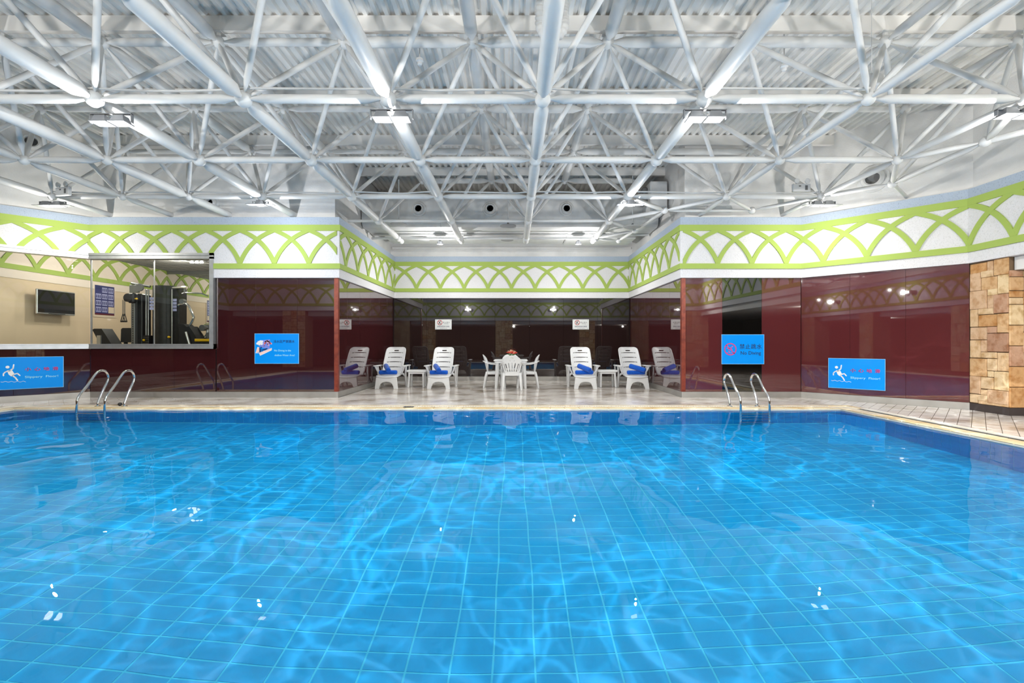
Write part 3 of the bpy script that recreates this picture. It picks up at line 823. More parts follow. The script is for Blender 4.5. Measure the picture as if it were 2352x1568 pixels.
# loose conduits tied above the cross chords
random.seed(4)
def conduit(j, c0, c1, lab, dz=.085):
    pts = []
    for c_ in range(c0, c1+1):
        p = low[c_, j]; pts.append(p+Vector((0, -.02, dz+.03)))
        if c_ < c1:
            q = low[c_+1, j]
            for u in (.3, .6, .85): pts.append(p.lerp(q, u)+Vector((0, -.03, dz+random.uniform(-.012, .022))))
    o = obj('conduit', MB().sweep(pts, .014, 8), M['tube'], None, True)
    tag(o, lab, 'conduit', None)
conduit(3, -1, 5, 'thin white cable conduit running along the nearest cross tubes overhead')
conduit(5, -3, 6, 'thin white cable conduit on the cross tubes over the far pool edge', .06)

# ------------------------------------------------------------------ floodlights
def floodlight(x, y, z, n, lab):
    """z = face height; hung from the node above"""
    t = thing('floodlight', lab, 'floodlight', (x, y, z), 0, 'floodlights under the space frame')
    top = min(ZL-z-.10, .25)
    w_ = .12 if n == 1 else .22
    for k in range(n):
        cx = 0 if n == 1 else (-.11, .11)[k]
        obj('housing', MB().add([(cx-.085,-.065,.02),(cx+.085,-.065,.02),(cx+.085,.065,.02),(cx-.085,.065,.02),
                                 (cx-.06,-.045,.10),(cx+.06,-.045,.10),(cx+.06,.045,.10),(cx-.06,.045,.10)],
                                [(0,3,2,1),(4,5,6,7),(0,1,5,4),(1,2,6,5),(2,3,7,6),(3,0,4,7)]), M['housing'], t)
        obj('lens', MB().cbox(cx-.05, cx+.05, -.04, .04, .0, .018, .004), M['lens'], t)
        obj('rim', MB().box(cx-.10, cx+.10, -.08, -.066, .012, .024).box(cx-.10, cx+.10, .066, .08, .012, .024).box(cx-.10, cx-.086, -.066, .066, .012, .024).box(cx+.086, cx+.10, -.066, .066, .012, .024), M['housing'], t)
    wg = w_+.14
    if y > 8: obj('wing', MB().box(-wg, -w_+.005, -.06, .06, .018, .026), M['housing'], t)
    if y > 8: obj('wing', MB().box(w_-.005, wg, -.06, .06, .018, .026), M['housing'], t)
    br = MB().box(-w_-.03, -w_-.022, -.02, .02, .02, top).box(w_+.022, w_+.03, -.02, .02, .02, top).box(-w_-.03, w_+.03, -.02, .02, top-.008, top)
    obj('bracket', br, M['housing'], t)
    return t
FL = ['twin floodlight under the third node from the left of the nearest row', 'twin floodlight glaring below the large tube left of the middle',
      'twin floodlight glaring where the nearest cross tubes meet, right of the middle', 'twin floodlight at the edge above the stone pillar',
      'twin floodlight with grey wings beside the emergency light, above the gym window', 'single floodlight in a grey bracket above the corner of the gym window',
      'single floodlight beside the right end of the long duct', 'twin floodlight above the angled red glass wall',
      'small floodlight low in the seating alcove, above the left pair of loungers', 'small floodlight low in the seating alcove, above the right pair of loungers']
for k, (x, y, z, n, f_, g_, c_) in enumerate(LAMPS):
    lab = FL[k] if k < len(FL) else ''
    if k > 9:  # fixtures of the four floodlights added to light the hall from behind
        t = thing('floodlight', 'added unseen twin fill floodlight on the rear wall behind the camera, %s of four' % ('first', 'second', 'third', 'last')[k-10], 'floodlight', (x, y, z), 0, 'added fill floodlights on the rear wall')
        for q in (-.13, .13):
            obj('housing', MB().cbox(q-.10, q+.10, -.05, .06, -.08, .08, .02), M['housing'], t)
            obj('lens', MB().cbox(q-.07, q+.07, .055, .07, -.05, .05, .004), M['lens'], t)
        obj('bracket', MB().box(-.3, .3, -.17, -.05, -.02, .02), M['housing'], t)
    elif k in (8, 9):
        t = thing('floodlight', lab, 'floodlight', (x, y, z), 0, 'floodlights under the space frame')
        obj('housing', MB().lathe([(.03, .10), (.07, .07), (.085, .0), (.075, 0)], n=16), M['housing'], t, True)
        obj('lens', MB().lathe([(.001, .004), (.072, .004), (.072, .012), (.001, .012)], n=16), M['lens'], t)
        obj('bracket', MB().sweep([(0, 0, .09), (0, -.10, .10), (0, -.15, .10)], .016, 8), M['housing'], t)
    else: floodlight(x, y, z, n, lab)

# ------------------------------------------------------------------ ducts, nozzles, hanging discs
d = thing('air_duct', 'long painted air duct with round nozzles across the top of the seating alcove', 'duct', (0, 12.0, 4.2))
prof = [(.0, .75), (.0, .16), (.03, .06), (.09, .01), (.18, 0), (1.0, 0), (1.0, .75)]
for k, (xa, xb) in enumerate(((-3.93, -1.9), (-1.9, .35), (.35, 2.5), (2.5, 3.74))):
    mb = MB(); n = len(prof)
    mb.add([(xa+.004, y, z) for y, z in prof]+[(xb-.004, y, z) for y, z in prof], [tuple(range(n)), tuple(reversed(range(n, 2*n)))]+[(i, n+i, n+(i+1) % n, (i+1) % n) for i in range(n)])
    obj('duct_section', mb, M['duct'], d)
    if k: obj('flange', MB().box(xa-.012, xa+.012, -.008, .0, .1, .75), M['duct'], d)
for p_ in (962, 1126, 1301):
    p0 = px(p_, 480, 12.0); lx, lz = p0.x, p0.z-4.2
    nz = obj('nozzle', MB().lathe([(.19, 0), (.19, -.02), (.165, -.035), (.14, -.03), (.135, -.07), (.105, -.10), (.085, -.09), (.085, .0)], (lx, 0, lz), 24, 'y'), M['duct'], d, True)
    obj('throat', MB().lathe([(.001, -.05), (.086, -.05)], (lx+.005, 0, lz-.012), 20, 'y'), M['throat'], nz)
d2 = thing('return_duct', 'lower flat duct behind the long nozzle duct in the alcove', 'duct', (0, 13.3, 4.2))
obj('duct_section', MB().cbox(-3.7, 1.5, 0, .9, .02, .30, .02), M['duct'], d2)
obj('duct_section', MB().cbox(1.5, 3.5, 0, .9, -.02, .30, .02), M['duct'], d2)
for xx in (-3.2, -1.2, 1.0, 3.0): obj('hanger_rod', MB().sweep([(xx, .45, .29), (xx, .45, 1.4)], .012, 6), M['tube'], d2)
d3 = thing('riser_duct', 'boxy duct riser with slanted base at the right end of the alcove', 'duct', (3.52, 11.3, 4.15))
obj('duct_section', MB().cbox(-.20, .22, 0, .65, .25, .98, .02), M['duct'], d3)
obj('damper', MB().cbox(-.34, -.20, .2, .5, .5, .9, .03), M['grey'], d3)
p_ = thing('sprinkler_pipe', 'pair of thin white pipes along the back of the alcove ceiling', 'pipe', (0, 12.78, 4.10))
obj('pipe', MB().sweep([(-3.85, 0, .065), (3.7, 0, .065)], .024, 10), M['tube'], p_, True)
obj('pipe', MB().sweep([(-3.85, .09, .07), (3.7, .09, .07)], .020, 10), M['tube'], p_, True)
def wall_nozzle(i, s, z, r, lab):
    q = at(i, s, -.10); a, t, n, L = frame(i)
    o = thing('wall_nozzle', lab, 'air vent', (q.x, q.y, z), math.atan2(t.y, t.x))
    obj('ring', MB().lathe([(r, 0), (r, -.03), (r*.86, -.045), (r*.74, -.04), (r*.72, -.09), (r*.55, -.12), (r*.45, -.11), (r*.45, 0)], (0, 0, 0), 26, 'y'), M['duct'], o, True)
    obj('throat', MB().lathe([(.001, -.03), (r*.455, -.03)], (0, 0, 0), 22, 'y'), M['throat'], o)
wall_nozzle(6, sx(6, 1995)[0]+.06, 4.50, .27, 'round white air nozzle in the upper wall above the angled red glass')
wall_nozzle(1, sx(1, 480)[0], 4.28, .17, 'round white air nozzle behind the tubes above the gym window')
wall_nozzle(0, l0-.0-.9, 5.35, .22, 'round white air nozzle high in the upper left corner wall')
def disc(pt, r, lab, lz=5.2):
    o = thing('pendant_disc', lab, 'ceiling disc', pt, 0, 'round discs hanging in the alcove')
    obj('disc', MB().lathe([(.001, .03), (r*.5, .028), (r, .006), (r, -.006), (r*.5, -.02), (.001, -.022)], n=24), M['throat'], o, True)
    obj('rod', MB().sweep([(0, 0, .03), (0, 0, lz-pt[2])], .012, 8), M['tube'], o)
    obj('knuckle', MB().ball((0, 0, .06), .028, 8, 6), M['grey'], o, True)
disc(px(916, 515, 11.4), .205, 'flat round grey disc on a rod in front of the duct, left')
disc(px(1167, 519, 11.4), .20, 'flat round grey disc on a rod in front of the duct, middle')
disc(px(972, 551, 13.25), .18, 'flat pale disc low behind the left alcove floodlight')
disc(px(1165, 551, 13.25), .18, 'flat pale disc low behind the middle of the alcove')
disc(px(1453, 521, 11.15), .20, 'flat round disc half hidden by the tubes at the right of the alcove')

# ------------------------------------------------------------------ flexible hose, detectors, emergency lights
pts = [(.285, 5.0, 5.58), (.285, 5.05, 5.2), (.285, 5.1, 4.85)]
for k in range(9):
    a = PI+PI*k/8; pts.append((.425+.14*math.cos(a), 5.15, 4.72+.14*math.sin(a)))
pts += [(.565, 5.2, 4.85), (.57, 5.25, 5.05)]
P3 = [Vector(p) for p in pts]; fine = []; rr = []
tot = 0; 
for a, b in zip(P3[:-1], P3[1:]):
    n = max(2, int((b-a).length/.011))
    for k in range(n): fine.append(a.lerp(b, k/n))
for k in range(len(fine)): rr.append(.052 if k % 4 < 2 else .044)
tag(obj('flexible_hose', MB().sweep(fine, rr, 14), M['duct'], None, True), 'ribbed white flexible hose looping under the central roof tube', 'hose')
tag(obj('hose_clip', MB().sweep([(.57, 5.25, 5.05), (.57, 5.27, 5.25), (.57, 5.28, 5.585)], .02, 8), M['tube'], None, True), 'white rod holding the free end of the ribbed hose', 'rod')
def detector(x, y, d, lab):
    p = px(x, y, d); o = thing('smoke_detector', lab, 'detector', (p.x, p.y, p.z))
    obj('stem', MB().sweep([(0, 0, .04), (0, 0, 5.6-p.z)], .009, 8), M['tube'], o)
    obj('head', MB().lathe([(.02, .06), (.05, .045), (.055, .01), (.035, -.005), (.035, -.03), (.02, -.045), (.001, -.045)], n=16), M['plastic'], o, True)
detector(964, 143, 6.6, 'small white detector head hanging from the roof left of the central tube')
detector(1801, 156, 6.6, 'small white detector head hanging from the roof at right')
p = px(2002, 186, 5.9); o = thing('ceiling_speaker', 'white box speaker on a wire beside the right-hand node', 'speaker', (p.x, p.y, p.z))
obj('cabinet', MB().cbox(-.11, .11, -.08, .08, -.09, .07, .02), M['plastic'], o)
obj('grille', MB().lathe([(.001, -.003), (.055, -.003), (.055, .0)], (.03, -.082, 0), 16, 'y'), M['duct'], o)
obj('wire', MB().sweep([(0, 0, .07), (.0, 0, 5.6-p.z)], .004, 6), M['tube'], o)
def emergency(pt, rz, lab):
    o = thing('emergency_light', lab, 'emergency light', pt, rz)
    obj('case', MB().cbox(-.17, .17, -.03, .03, -.08, .08, .008), M['plastic'], o)
    obj('display', MB().box(.06, .11, -.033, -.029, -.045, .045).box(-.06, -.02, -.033, -.029, .02, .045), M['grey'], o)
    for s in (-1, 1):
        obj('lamp_head', MB().lathe([(.001, .02), (.03, .02), (.05, -.02), (.045, -.024), (.001, -.018)], (s*.10, -.02, .13), 14, 'y'), M['plastic'], o, True)
        obj('arm', MB().sweep([(s*.10, 0, .075), (s*.10, 0, .12)], .01, 6), M['plastic'], o)
emergency(px(146, 440, 8.85), -.25, 'white twin-head emergency light box beside the winged floodlight at left')
emergency(px(1840, 432, 9.0), .0, 'white twin-head emergency light box on the tubes at right')

# ------------------------------------------------------------------ window frames and gym behind them
WM = M['steel']
def window(i, nm, s0, s1, mull, lab=None):
    A, t, n, L = frame(i)
    def bar(sa, sb, o0, o1, za, zb):
        mb = MB(); return strip(mb, i, o0, o1, za, zb, sa, sb)
    mb = MB()
    strip(mb, i, .075, -.12, W_SILL0+.0, W_SILL0+.045, s0, s1); strip(mb, i, .06, -.12, W_SILL0+.045, W_SILL0+.08, s0, s1); strip(mb, i, .075, -.12, W_SILL0+.08, W_SILL1, s0, s1)
    w_ = struct(nm, mb, WM)
    mb = MB(); strip(mb, i, .085, -.12, W_HEAD0+.075, W_HEAD1, s0, s1); strip(mb, i, .065, -.12, W_HEAD0+.04, W_HEAD0+.075, s0, s1); strip(mb, i, .085, -.12, W_HEAD0, W_HEAD0+.04, s0, s1)
    obj('window_head', mb, WM, w_)
    ends = [s0 if s0 is not None else 0]+mull+[s1 if s1 is not None else L]
    for k in range(len(ends)-1):
        obj('pane', strip(MB(), i, -.028, -.034, W_SILL1, W_HEAD0, ends[k]+.006, ends[k+1]-.006), M['pane'], w_)
    for m_ in mull: obj('pane_joint', strip(MB(), i, -.02, -.042, W_SILL1, W_HEAD0, m_-.008, m_+.008), M['steel'], w_)
    return w_
win1 = window(0, 'window_1', l0-4.6, None, [l0-3.1, l0-1.55])
win2 = window(1, 'window_2', None, LW, sx(1, 352))
obj('window_jamb', strip(MB(), 1, .085, -.12, W_SILL0, W_HEAD1, LW-.085, LW), WM, win2)
obj('corner_post', strip(MB(), 1, -.015, -.045, W_SILL1, W_HEAD0, -.012, .012), WM, win2)
GX0, GX1, GY = -11.0, -5.2, 14.72
struct('wall_gym_left', MB().box(GX0-.15, GX0, 8.7, GY+.2, 0, 2.62), M['gym_wall'])
gf = struct('trim_gym_frieze', MB().box(GX0-.15, GX0+.015, 8.7, GY+.2, 2.62, 3.6), M['gym_white'])
obj('lower_band', MB().box(GX0+.015, GX0+.03, 8.7, GY, 2.814, 2.928), M['green'], gf)
gp = MB()
for k in range(9):
    sp_ = 9.2+.75*k
    for sgn in (-1, 1):
        pts = [(sp_+sgn*(.75-bez(u/14, .75, .60)[0]), 2.90+bez(u/14, .75, .60)[1]) for u in range(15)]
        one = MB()
        for q in range(14):
            (ya, za), (yb, zb_) = pts[q], pts[q+1]; l = math.hypot(yb-ya, zb_-za); ny_, nz_ = -(zb_-za)/l*.044, (yb-ya)/l*.044
            qq = [(ya+ny_, za+nz_), (ya-ny_, za-nz_), (yb-ny_, zb_-nz_), (yb+ny_, zb_+nz_)]
            one.add([(GX0+.015, a, b) for a, b in qq]+[(GX0+.032+.002*(sgn > 0), a, b) for a, b in qq], [(0,1,2,3),(7,6,5,4),(0,4,5,1),(1,5,6,2),(2,6,7,3),(3,7,4,0)])
        obj('arch_limb', one, M['green'], gf)
mir = struct('wall_gym_mirror', MB().box(GX0, GX1, GY, GY+.02, 0, 3.37), M['mirror'])
struct('wall_gym_back', MB().box(GX0-.15, GX1, GY+.021, GY+.2, 0, 3.6), M['gym_white'])
struct('trim_mirror_top', MB().box(GX0, GX1, GY-.02, GY+.021, 3.37, 3.5), M['grey'])
struct('wall_gym_right', MB().box(GX1, GX1+.1, 10.45, GY+.2, 0, 3.6), M['gym_white'])
gq = [corner(0, -.31), corner(1, -.31), Vector((GX1+.1, P[1].y+.31)), Vector((GX1+.1, GY+.2)), Vector((-13.2, GY+.2)), Vector((-13.2, 6.6))]
gq = [(v.x, v.y) for v in gq]
cg = MB().prism(gq, 3.47, 3.58)
cei = struct('ceiling_gym', cg, M['gym_ceiling'])
mb = MB()
for k in range(13): mb.box(-10.98, GX1, 10.7+k*.33, 10.714+k*.33, 3.463, 3.471)
for k in range(18): mb.box(-10.9+k*.33, -10.886+k*.33, 10.55, GY, 3.463, 3.471)
obj('ceiling_grid', mb, M['grey'], cei)
struct('floor_gym', MB().prism(gq, -.01, .02), M['gym_floor'])

# television on a bracket
t = thing('television', 'flat black television on a wall bracket seen through the left gym window', 'television', (GX0+.19, 10.98, 2.145))
obj('casing', MB().cbox(-.025, .025, -.46, .46, -.285, .285, .012), M['steel'], t)
obj('screen', MB().box(.024, .028, -.44, .44, -.25, .265), M['screen'], t)
obj('speaker_bar', MB().box(.024, .029, -.20, .20, -.272, -.258), M['black'], t)
obj('bracket', MB().box(-.187, -.15, -.14, .14, -.14, .14).sweep([(-.15, -.1, 0), (-.08, -.2, .0), (-.02, -.08, 0)], .018, 8), M['grey'], t)
# exercise posters
def poster(x, y0_, y1_, z0_, z1_, lab, face=1):
    t = thing('exercise_poster', lab, 'poster', (x, y0_, z0_)); W, H = y1_-y0_, z1_-z0_
    obj('board', MB().box(0, .012, 0, W, 0, H), M['poster_cream'], t)
    obj('print', MB().box(.012, .014, .05*W, .95*W, .07*H, .97*H), M['poster_blue'], t)
    mb = MB()
    for r in range(4):
        for c_ in range(3):
            if (r == 0 and c_ == 2) or (r == 3 and c_ == 0): continue
            a, b = .09+c_*.285, .16+r*.2
            mb.box(.014, .0155, (a)*W, (a+.24)*W, b*H, (b+.155)*H)
    obj('cells', mb, M['poster_cell'], t)
    mb = MB()
    for r in range(4):
        for c_ in range(3):
            a, b = .09+c_*.285, .16+r*.2
            for q in range(3): mb.box(.0155, .0165, (a+.02+q*.075)*W, (a+.06+q*.075)*W, (b+.03)*H, (b+.12)*H)
    obj('figures', mb, M['poster_blue'], t)
    obj('footer', MB().box(.014, .0155, .05*W, .95*W, .07*H, .12*H), M['poster_maroon'], t)
    obj('inset', MB().box(.0155, .017, .66*W, .93*W, .14*H, .33*H), M['poster_cream'], t)
    return t
poster(GX0+.002, 12.16, 12.82, 1.88, 2.75, 'blue exercise chart poster in a cream border on the beige gym wall')
# multi station gym
gx, gy = -8.55, 11.3
mg = thing('multi_gym', 'black multi-station weight machine with chrome bars behind the gym window', 'exercise machine', (gx, gy, .02))
def P2(x, y, d=gy): v = px(x, y, d); return (v.x-gx, d-gy, v.z-.02)
def col(nm, xa, xb, yt, d, dep, m, r=.02):
    a, b = P2(xa, yt, d), P2(xb, yt, d); return obj(nm, MB().cbox(a[0], b[0], d-gy, d-gy+dep, 0, a[2], r), m, mg)
# main shroud: rounded tower
a, b = P2(341, 655), P2(390, 655); cx_, rw = (a[0]+b[0])/2, (b[0]-a[0])/2
sh = MB(); n = 18; ring = []
for k in range(n+1):
    th = PI+PI*k/n; ring.append((cx_+rw*math.cos(th), .18+.20*math.sin(th)*1.0))
ring += [(cx_+rw, .55), (cx_-rw, .55)]
sh.prism(ring, 0, a[2]-.04); obj('weight_shroud', sh, M['black'], mg, True)
obj('shroud_cap', MB().prism([(x*1.0, y) for x, y in ring], a[2]-.04, a[2]), M['vinyl'], mg)
def label_row(xa, xb, ya, yb, d, nm='instruction_label'):
    for k in range(4):
        h = (yb-ya)/4; p, q = P2(xa, ya+k*h, d), P2(xb, ya+(k+1)*h-1.6, d)
        obj(nm, MB().box(p[0], q[0], p[1]-.012, p[1], q[2], p[2]), M['poster_cell'], mg)
label_row(344, 354.5, 682.5, 713, gy-.02)
col('pulley_post', 300.5, 309, 674, gy-.15, .10, M['grey'], .008)
hp = P2(305, 674, gy-.15); mb = MB()
for k in range(26): mb.box(hp[0]-.008, hp[0]+.012, hp[1]-.004, hp[1], .9+k*.055, .918+k*.055)
obj('post_hole', mb, M['hole'], mg)['kind'] = 'stuff'
col('side_shroud', 309.5, 326, 674, gy-.05, .30, M['black'])
col('rail', 333.5, 336, 664, gy, .03, M['steel'], .004); col('rail', 339, 341, 664, gy, .03, M['steel'], .004)
obj('weight_stack', MB().cbox(P2(329,770)[0], P2(343,770)[0], -.02, .16, 0, P2(329, 770)[2], .006), M['black'], mg)
mb = MB(); sz = P2(329, 770)[2]
for k in range(9): mb.box(P2(329,770)[0]-.002, P2(343,770)[0]+.002, -.024, -.018, sz-.05-k*.05, sz-.045-k*.05)
obj('stack_gap', mb, M['grey'], mg)['kind'] = 'stuff'
p = P2(334, 781); obj('selector_knob', MB().ball((p[0], -.05, p[2]), .028, 12, 8).sweep([(p[0], -.05, p[2]), (p[0], .0, p[2])], .012, 8), M['yellow'], mg, True)
p = P2(391, 774); obj('selector_knob', MB().ball((p[0], -.05, p[2]), .028, 12, 8).sweep([(p[0], -.05, p[2]), (p[0], .0, p[2])], .012, 8), M['yellow'], mg, True)
col('rear_shroud', 396, 410.5, 662, gy+.1, .30, M['black']); label_row(397.5, 406, 686, 716, gy+.08)
col('rail', 393, 395.5, 664, gy+.05, .03, M['steel'], .004)
a, b, c3 = P2(302, 650, gy-.1), P2(345, 658, gy), P2(305, 656, gy-.1)
obj('top_boom', MB().sweep([a, b], .030, 10), M['chrome'], mg, True)
obj('boom_plate', MB().cbox(P2(305,0)[0], P2(326,0)[0], -.11, -.05, P2(0,673)[2], P2(0,655)[2], .01), M['grey'], mg)
obj('top_boom', MB().sweep([P2(392, 662, gy+.1), P2(429, 660, gy-.1)], .034, 10), M['chrome'], mg, True)
obj('pulley_wheel', MB().lathe([(.001, -.02), (.09, -.02), (.08, 0), (.09, .02), (.001, .02)], P2(321, 660, gy-.14), 18, 'y'), M['grey'], mg, True)
pw = P2(303, 684, gy-.24); obj('pulley_head', MB().cbox(pw[0]-.08, pw[0]+.07, pw[1]-.05, pw[1]+.08, pw[2]-.12, pw[2]+.12, .03).lathe([(.001, -.07), (.10, -.07), (.09, 0), (.001, .0)], (pw[0]-.05, pw[1], pw[2]), 16, 'y'), M['black'], mg)
p = P2(314, 686, gy-.24); obj('selector_knob', MB().ball(p, .025, 12, 8).sweep([p, (p[0]-.08, p[1], p[2])], .012, 8), M['yellow'], mg, True)
for xx in (282.5, 286.5):
    top, bot = P2(xx, 689, gy-.24), P2(xx, 720, gy-.24); mb = MB(); n = 14
    for k in range(n):
        z_ = top[2]+(bot[2]-top[2])*(k+.5)/n; h = (top[2]-bot[2])/n*.62
        r_ = [(top[0]+.012*math.cos(2*PI*q/8)*(1 if k % 2 else .3), top[1]+.012*math.cos(2*PI*q/8)*(.3 if k % 2 else 1), z_+h*math.sin(2*PI*q/8)) for q in range(9)]
        mb.sweep(r_, .0045, 5, cap=False)
    ch = obj('chain', mb, M['grey'], mg)
    e, f_ = P2(xx-5, 738, gy-.24), P2(xx+5, 738, gy-.24)
    obj('strap_handle', MB().sweep([bot, e], .009, 6).sweep([bot, f_], .009, 6).sweep([e, f_], .018, 8), M['vinyl'], mg)
lat = [P2(418, 674, gy-.1), P2(424, 672, gy-.1), P2(456, 673, gy-.15), P2(466, 674.5, gy-.15), P2(478, 680, gy-.15)]
obj('pulldown_bar', MB().sweep(lat, .014, 8), M['chrome'], mg, True)
obj('bar_hook', MB().sweep([P2(424, 662, gy-.1), P2(424, 672, gy-.1)], .02, 8), M['grey'], mg)
obj('press_arm', MB().sweep([P2(410, 702, gy), P2(414, 698, gy), P2(428, 697.5, gy-.2), P2(434, 703, gy-.25), P2(445, 728, gy-.3), P2(441, 738, gy-.3), P2(436, 748, gy-.3)], .028, 10), M['chrome'], mg, True)
obj('press_pivot', MB().lathe([(.001, -.05), (.06, -.05), (.06, .05), (.001, .05)], P2(420, 692, gy-.1), 14, 'y'), M['grey'], mg, True)
def pad(nm, pts, d, th, par, org, dd=.35):
    q = [px(x, y, d) for x, y in pts]; mb = MB(); n = len(q)
    mb.add([(v.x-org[0], d-org[1], v.z-org[2]) for v in q]+[(v.x-org[0], d+dd-org[1], v.z-org[2]) for v in q],
           [tuple(range(n)), tuple(reversed(range(n, 2*n)))]+[(i, n+i, n+(i+1) % n, (i+1) % n) for i in range(n)])
    return obj(nm, mb, M['vinyl'], par)
org = (gx, gy, .02)
pad('seat_pad', [(410, 743), (421, 744), (428, 750), (432, 800), (412, 800)], gy-.2, .1, mg, org, .3)
pad('back_pad', [(424, 752), (434, 749), (447, 768), (462, 800), (440, 800)], gy-.45, .1, mg, org, .3)
obj('bench_rail', MB().sweep([P2(427, 762, gy-.5), P2(438, 800, gy-.5)], .025, 8), M['steel'], mg)
obj('base_frame', MB().box(-.6, .75, -.3, -.2, 0, .08).box(-.6, -.5, -.3, .5, 0, .08).box(.65, .75, -.5, .5, 0, .08).box(-.3, .3, -.1, .5, 0, .06), M['black'], mg)
pad('seat_pad', [(278, 756), (281, 753), (300, 753), (300, 786), (277, 786)], gy-.1, .1, mg, org, .08)
obj('seat_post', MB().sweep([P2(289, 786, gy), P2(289, 960, gy)], .04, 8), M['black'], mg)
# bench at the left
bp = px(235, 800, 11.0); b_ = thing('weight_bench', 'black padded incline bench behind the left end of the gym window', 'bench', (bp.x, 11.0, .02))
og = (bp.x, 11.0, .02)
pad('back_pad', [(212, 757), (216, 754.5), (233, 754.5), (242, 768), (256, 790), (262, 806), (236, 806), (222, 776)], 11.0, .1, b_, og, .3)
obj('pad_bracket', MB().box(px(222,0,10.97).x-bp.x, px(231,0,10.97).x-bp.x, -.03, 0, px(0,800,11).z-.02, px(0,770,11).z-.02), M['steel'], b_)
obj('bench_leg', MB().sweep([(0, .1, 0), (0, .1, 1.0)], .03, 8).sweep([(.14, .1, 0), (.14, .1, .95)], .03, 8).box(-.2, .15, .05, .15, 0, .05), M['grey'], b_)
# right: dumbbell rack with discs and a yellow step
rp = px(470, 800, 11.2); r_ = thing('dumbbell_rack', 'low black rack carrying chrome and black dumbbells behind the gym window jamb', 'dumbbell rack', (rp.x, 11.2, .02))
f1 = lambda x, y: (px(x, y, 11.2).x-rp.x, 0, px(x, y, 11.2).z-.02)
obj('post', MB().sweep([(f1(468, 770)[0]-.02, .1, 0), (f1(471, 756)[0], .1, f1(0, 756)[2])], .035, 8), M['steel'], r_)
for (x, y, rr_) in ((467.5, 753, .075), (482, 770, .075)):
    obj('dumbbell', MB().lathe([(.001, -.06), (rr_, -.06), (rr_, .0), (.02, .01), (.02, .12), (rr_, .13), (rr_, .2), (.001, .2)], f1(x, y), 16, 'y'), M['grey'], r_, True)
obj('plate_stack', MB().lathe([(.20, 0), (.20, .02), (.17, .10), (.08, .15), (.001, .16)], (f1(473, 0)[0], .2, f1(0, 784)[2]), 20), M['black'], r_, True)
obj('rack_frame', MB().box(f1(464, 0)[0], f1(488, 0)[0], 0, .4, f1(0, 786)[2]-.04, f1(0, 786)[2]).box(-.05, 0, .0, .2, 0, f1(0, 786)[2]-.04).box(.1, .15, .0, .2, 0, f1(0, 786)[2]-.04), M['black'], r_)
yp = px(468, 790, 10.65); t = thing('step_box', 'yellow wooden box at the lower right of the gym window', 'box', (yp.x, 10.65, .02))
obj('body', MB().cbox(-.2, .2, 0, .12, 0, yp.z+.04, .01), M['black'], t); obj('yellow_top', MB().cbox(-.21, .2, -.01, .13, yp.z+.041, yp.z+.10, .008), M['yellow'], t)
# plant
pp = px(491, 790, 13.2); t = thing('potted_palm', 'green leafy palm in the gym behind the steel window jamb', 'plant', (pp.x, 13.2, .02))
obj('pot', MB().lathe([(.13, 0), (.17, .32), (.18, .34), (.15, .34), (.14, .30), (.001, .30)], n=16), M['pot'], t, True)
obj('stem', MB().sweep([(0, 0, .3), (.02, 0, .9), (0, 0, 1.75)], .022, 8), M['leaf'], t, True)
random.seed(9)
for k in range(22):
    a = 2*PI*k/22*3.3; l = random.uniform(.30, .50); e = random.uniform(-.1, .9); z0_ = random.uniform(1.35, 1.8)
    mb = MB(); c_, s_ = math.cos(a), math.sin(a); row = []
    for q in range(6):
        u = q/5; r0 = l*u; zz = z0_+l*e*u-.35*l*u*u*2; wv = .035*math.sin(PI*min(1, u*.9+.08))
        row.append(((r0*c_-wv*s_, r0*s_+wv*c_, zz), (r0*c_+wv*s_, r0*s_-wv*c_, zz), (r0*c_, r0*s_, zz-.012)))
    for q in range(5): mb.add([row[q][0], row[q][2], row[q][1], row[q+1][0], row[q+1][2], row[q+1][1]], [(0,1,4,3),(1,2,5,4),(0,3,5,2)])
    obj('leaf', mb, M['leaf'], t)
# gym ceiling lamp and detectors
lp = px(452, 612, 12.6); t = thing('track_light', 'ceiling track light with three glowing bulbs in the gym', 'lamp', (lp.x, 12.6, 3.47))
obj('track', MB().cbox(-.28, .30, -.03, .03, -.05, -.008, .01), M['grey'], t)
for q in (-.13, .0, .13): obj('bulb', MB().lathe([(.02, -.05), (.05, -.09), (.045, -.11), (.001, -.112)], (q, 0, 0), 14), M['bulb_dim'], t, True)
for (x, y, d_, lab) in ((338, 615, 12.6, 'dark round smoke detector on the gym ceiling'),):
    q = px(x, y, d_); t = thing('smoke_detector', lab, 'detector', (q.x, d_, 3.463)); obj('base', MB().lathe([(.09, 0), (.09, -.02), (.06, -.04), (.001, -.045)], n=18), M['grey'], t, True)

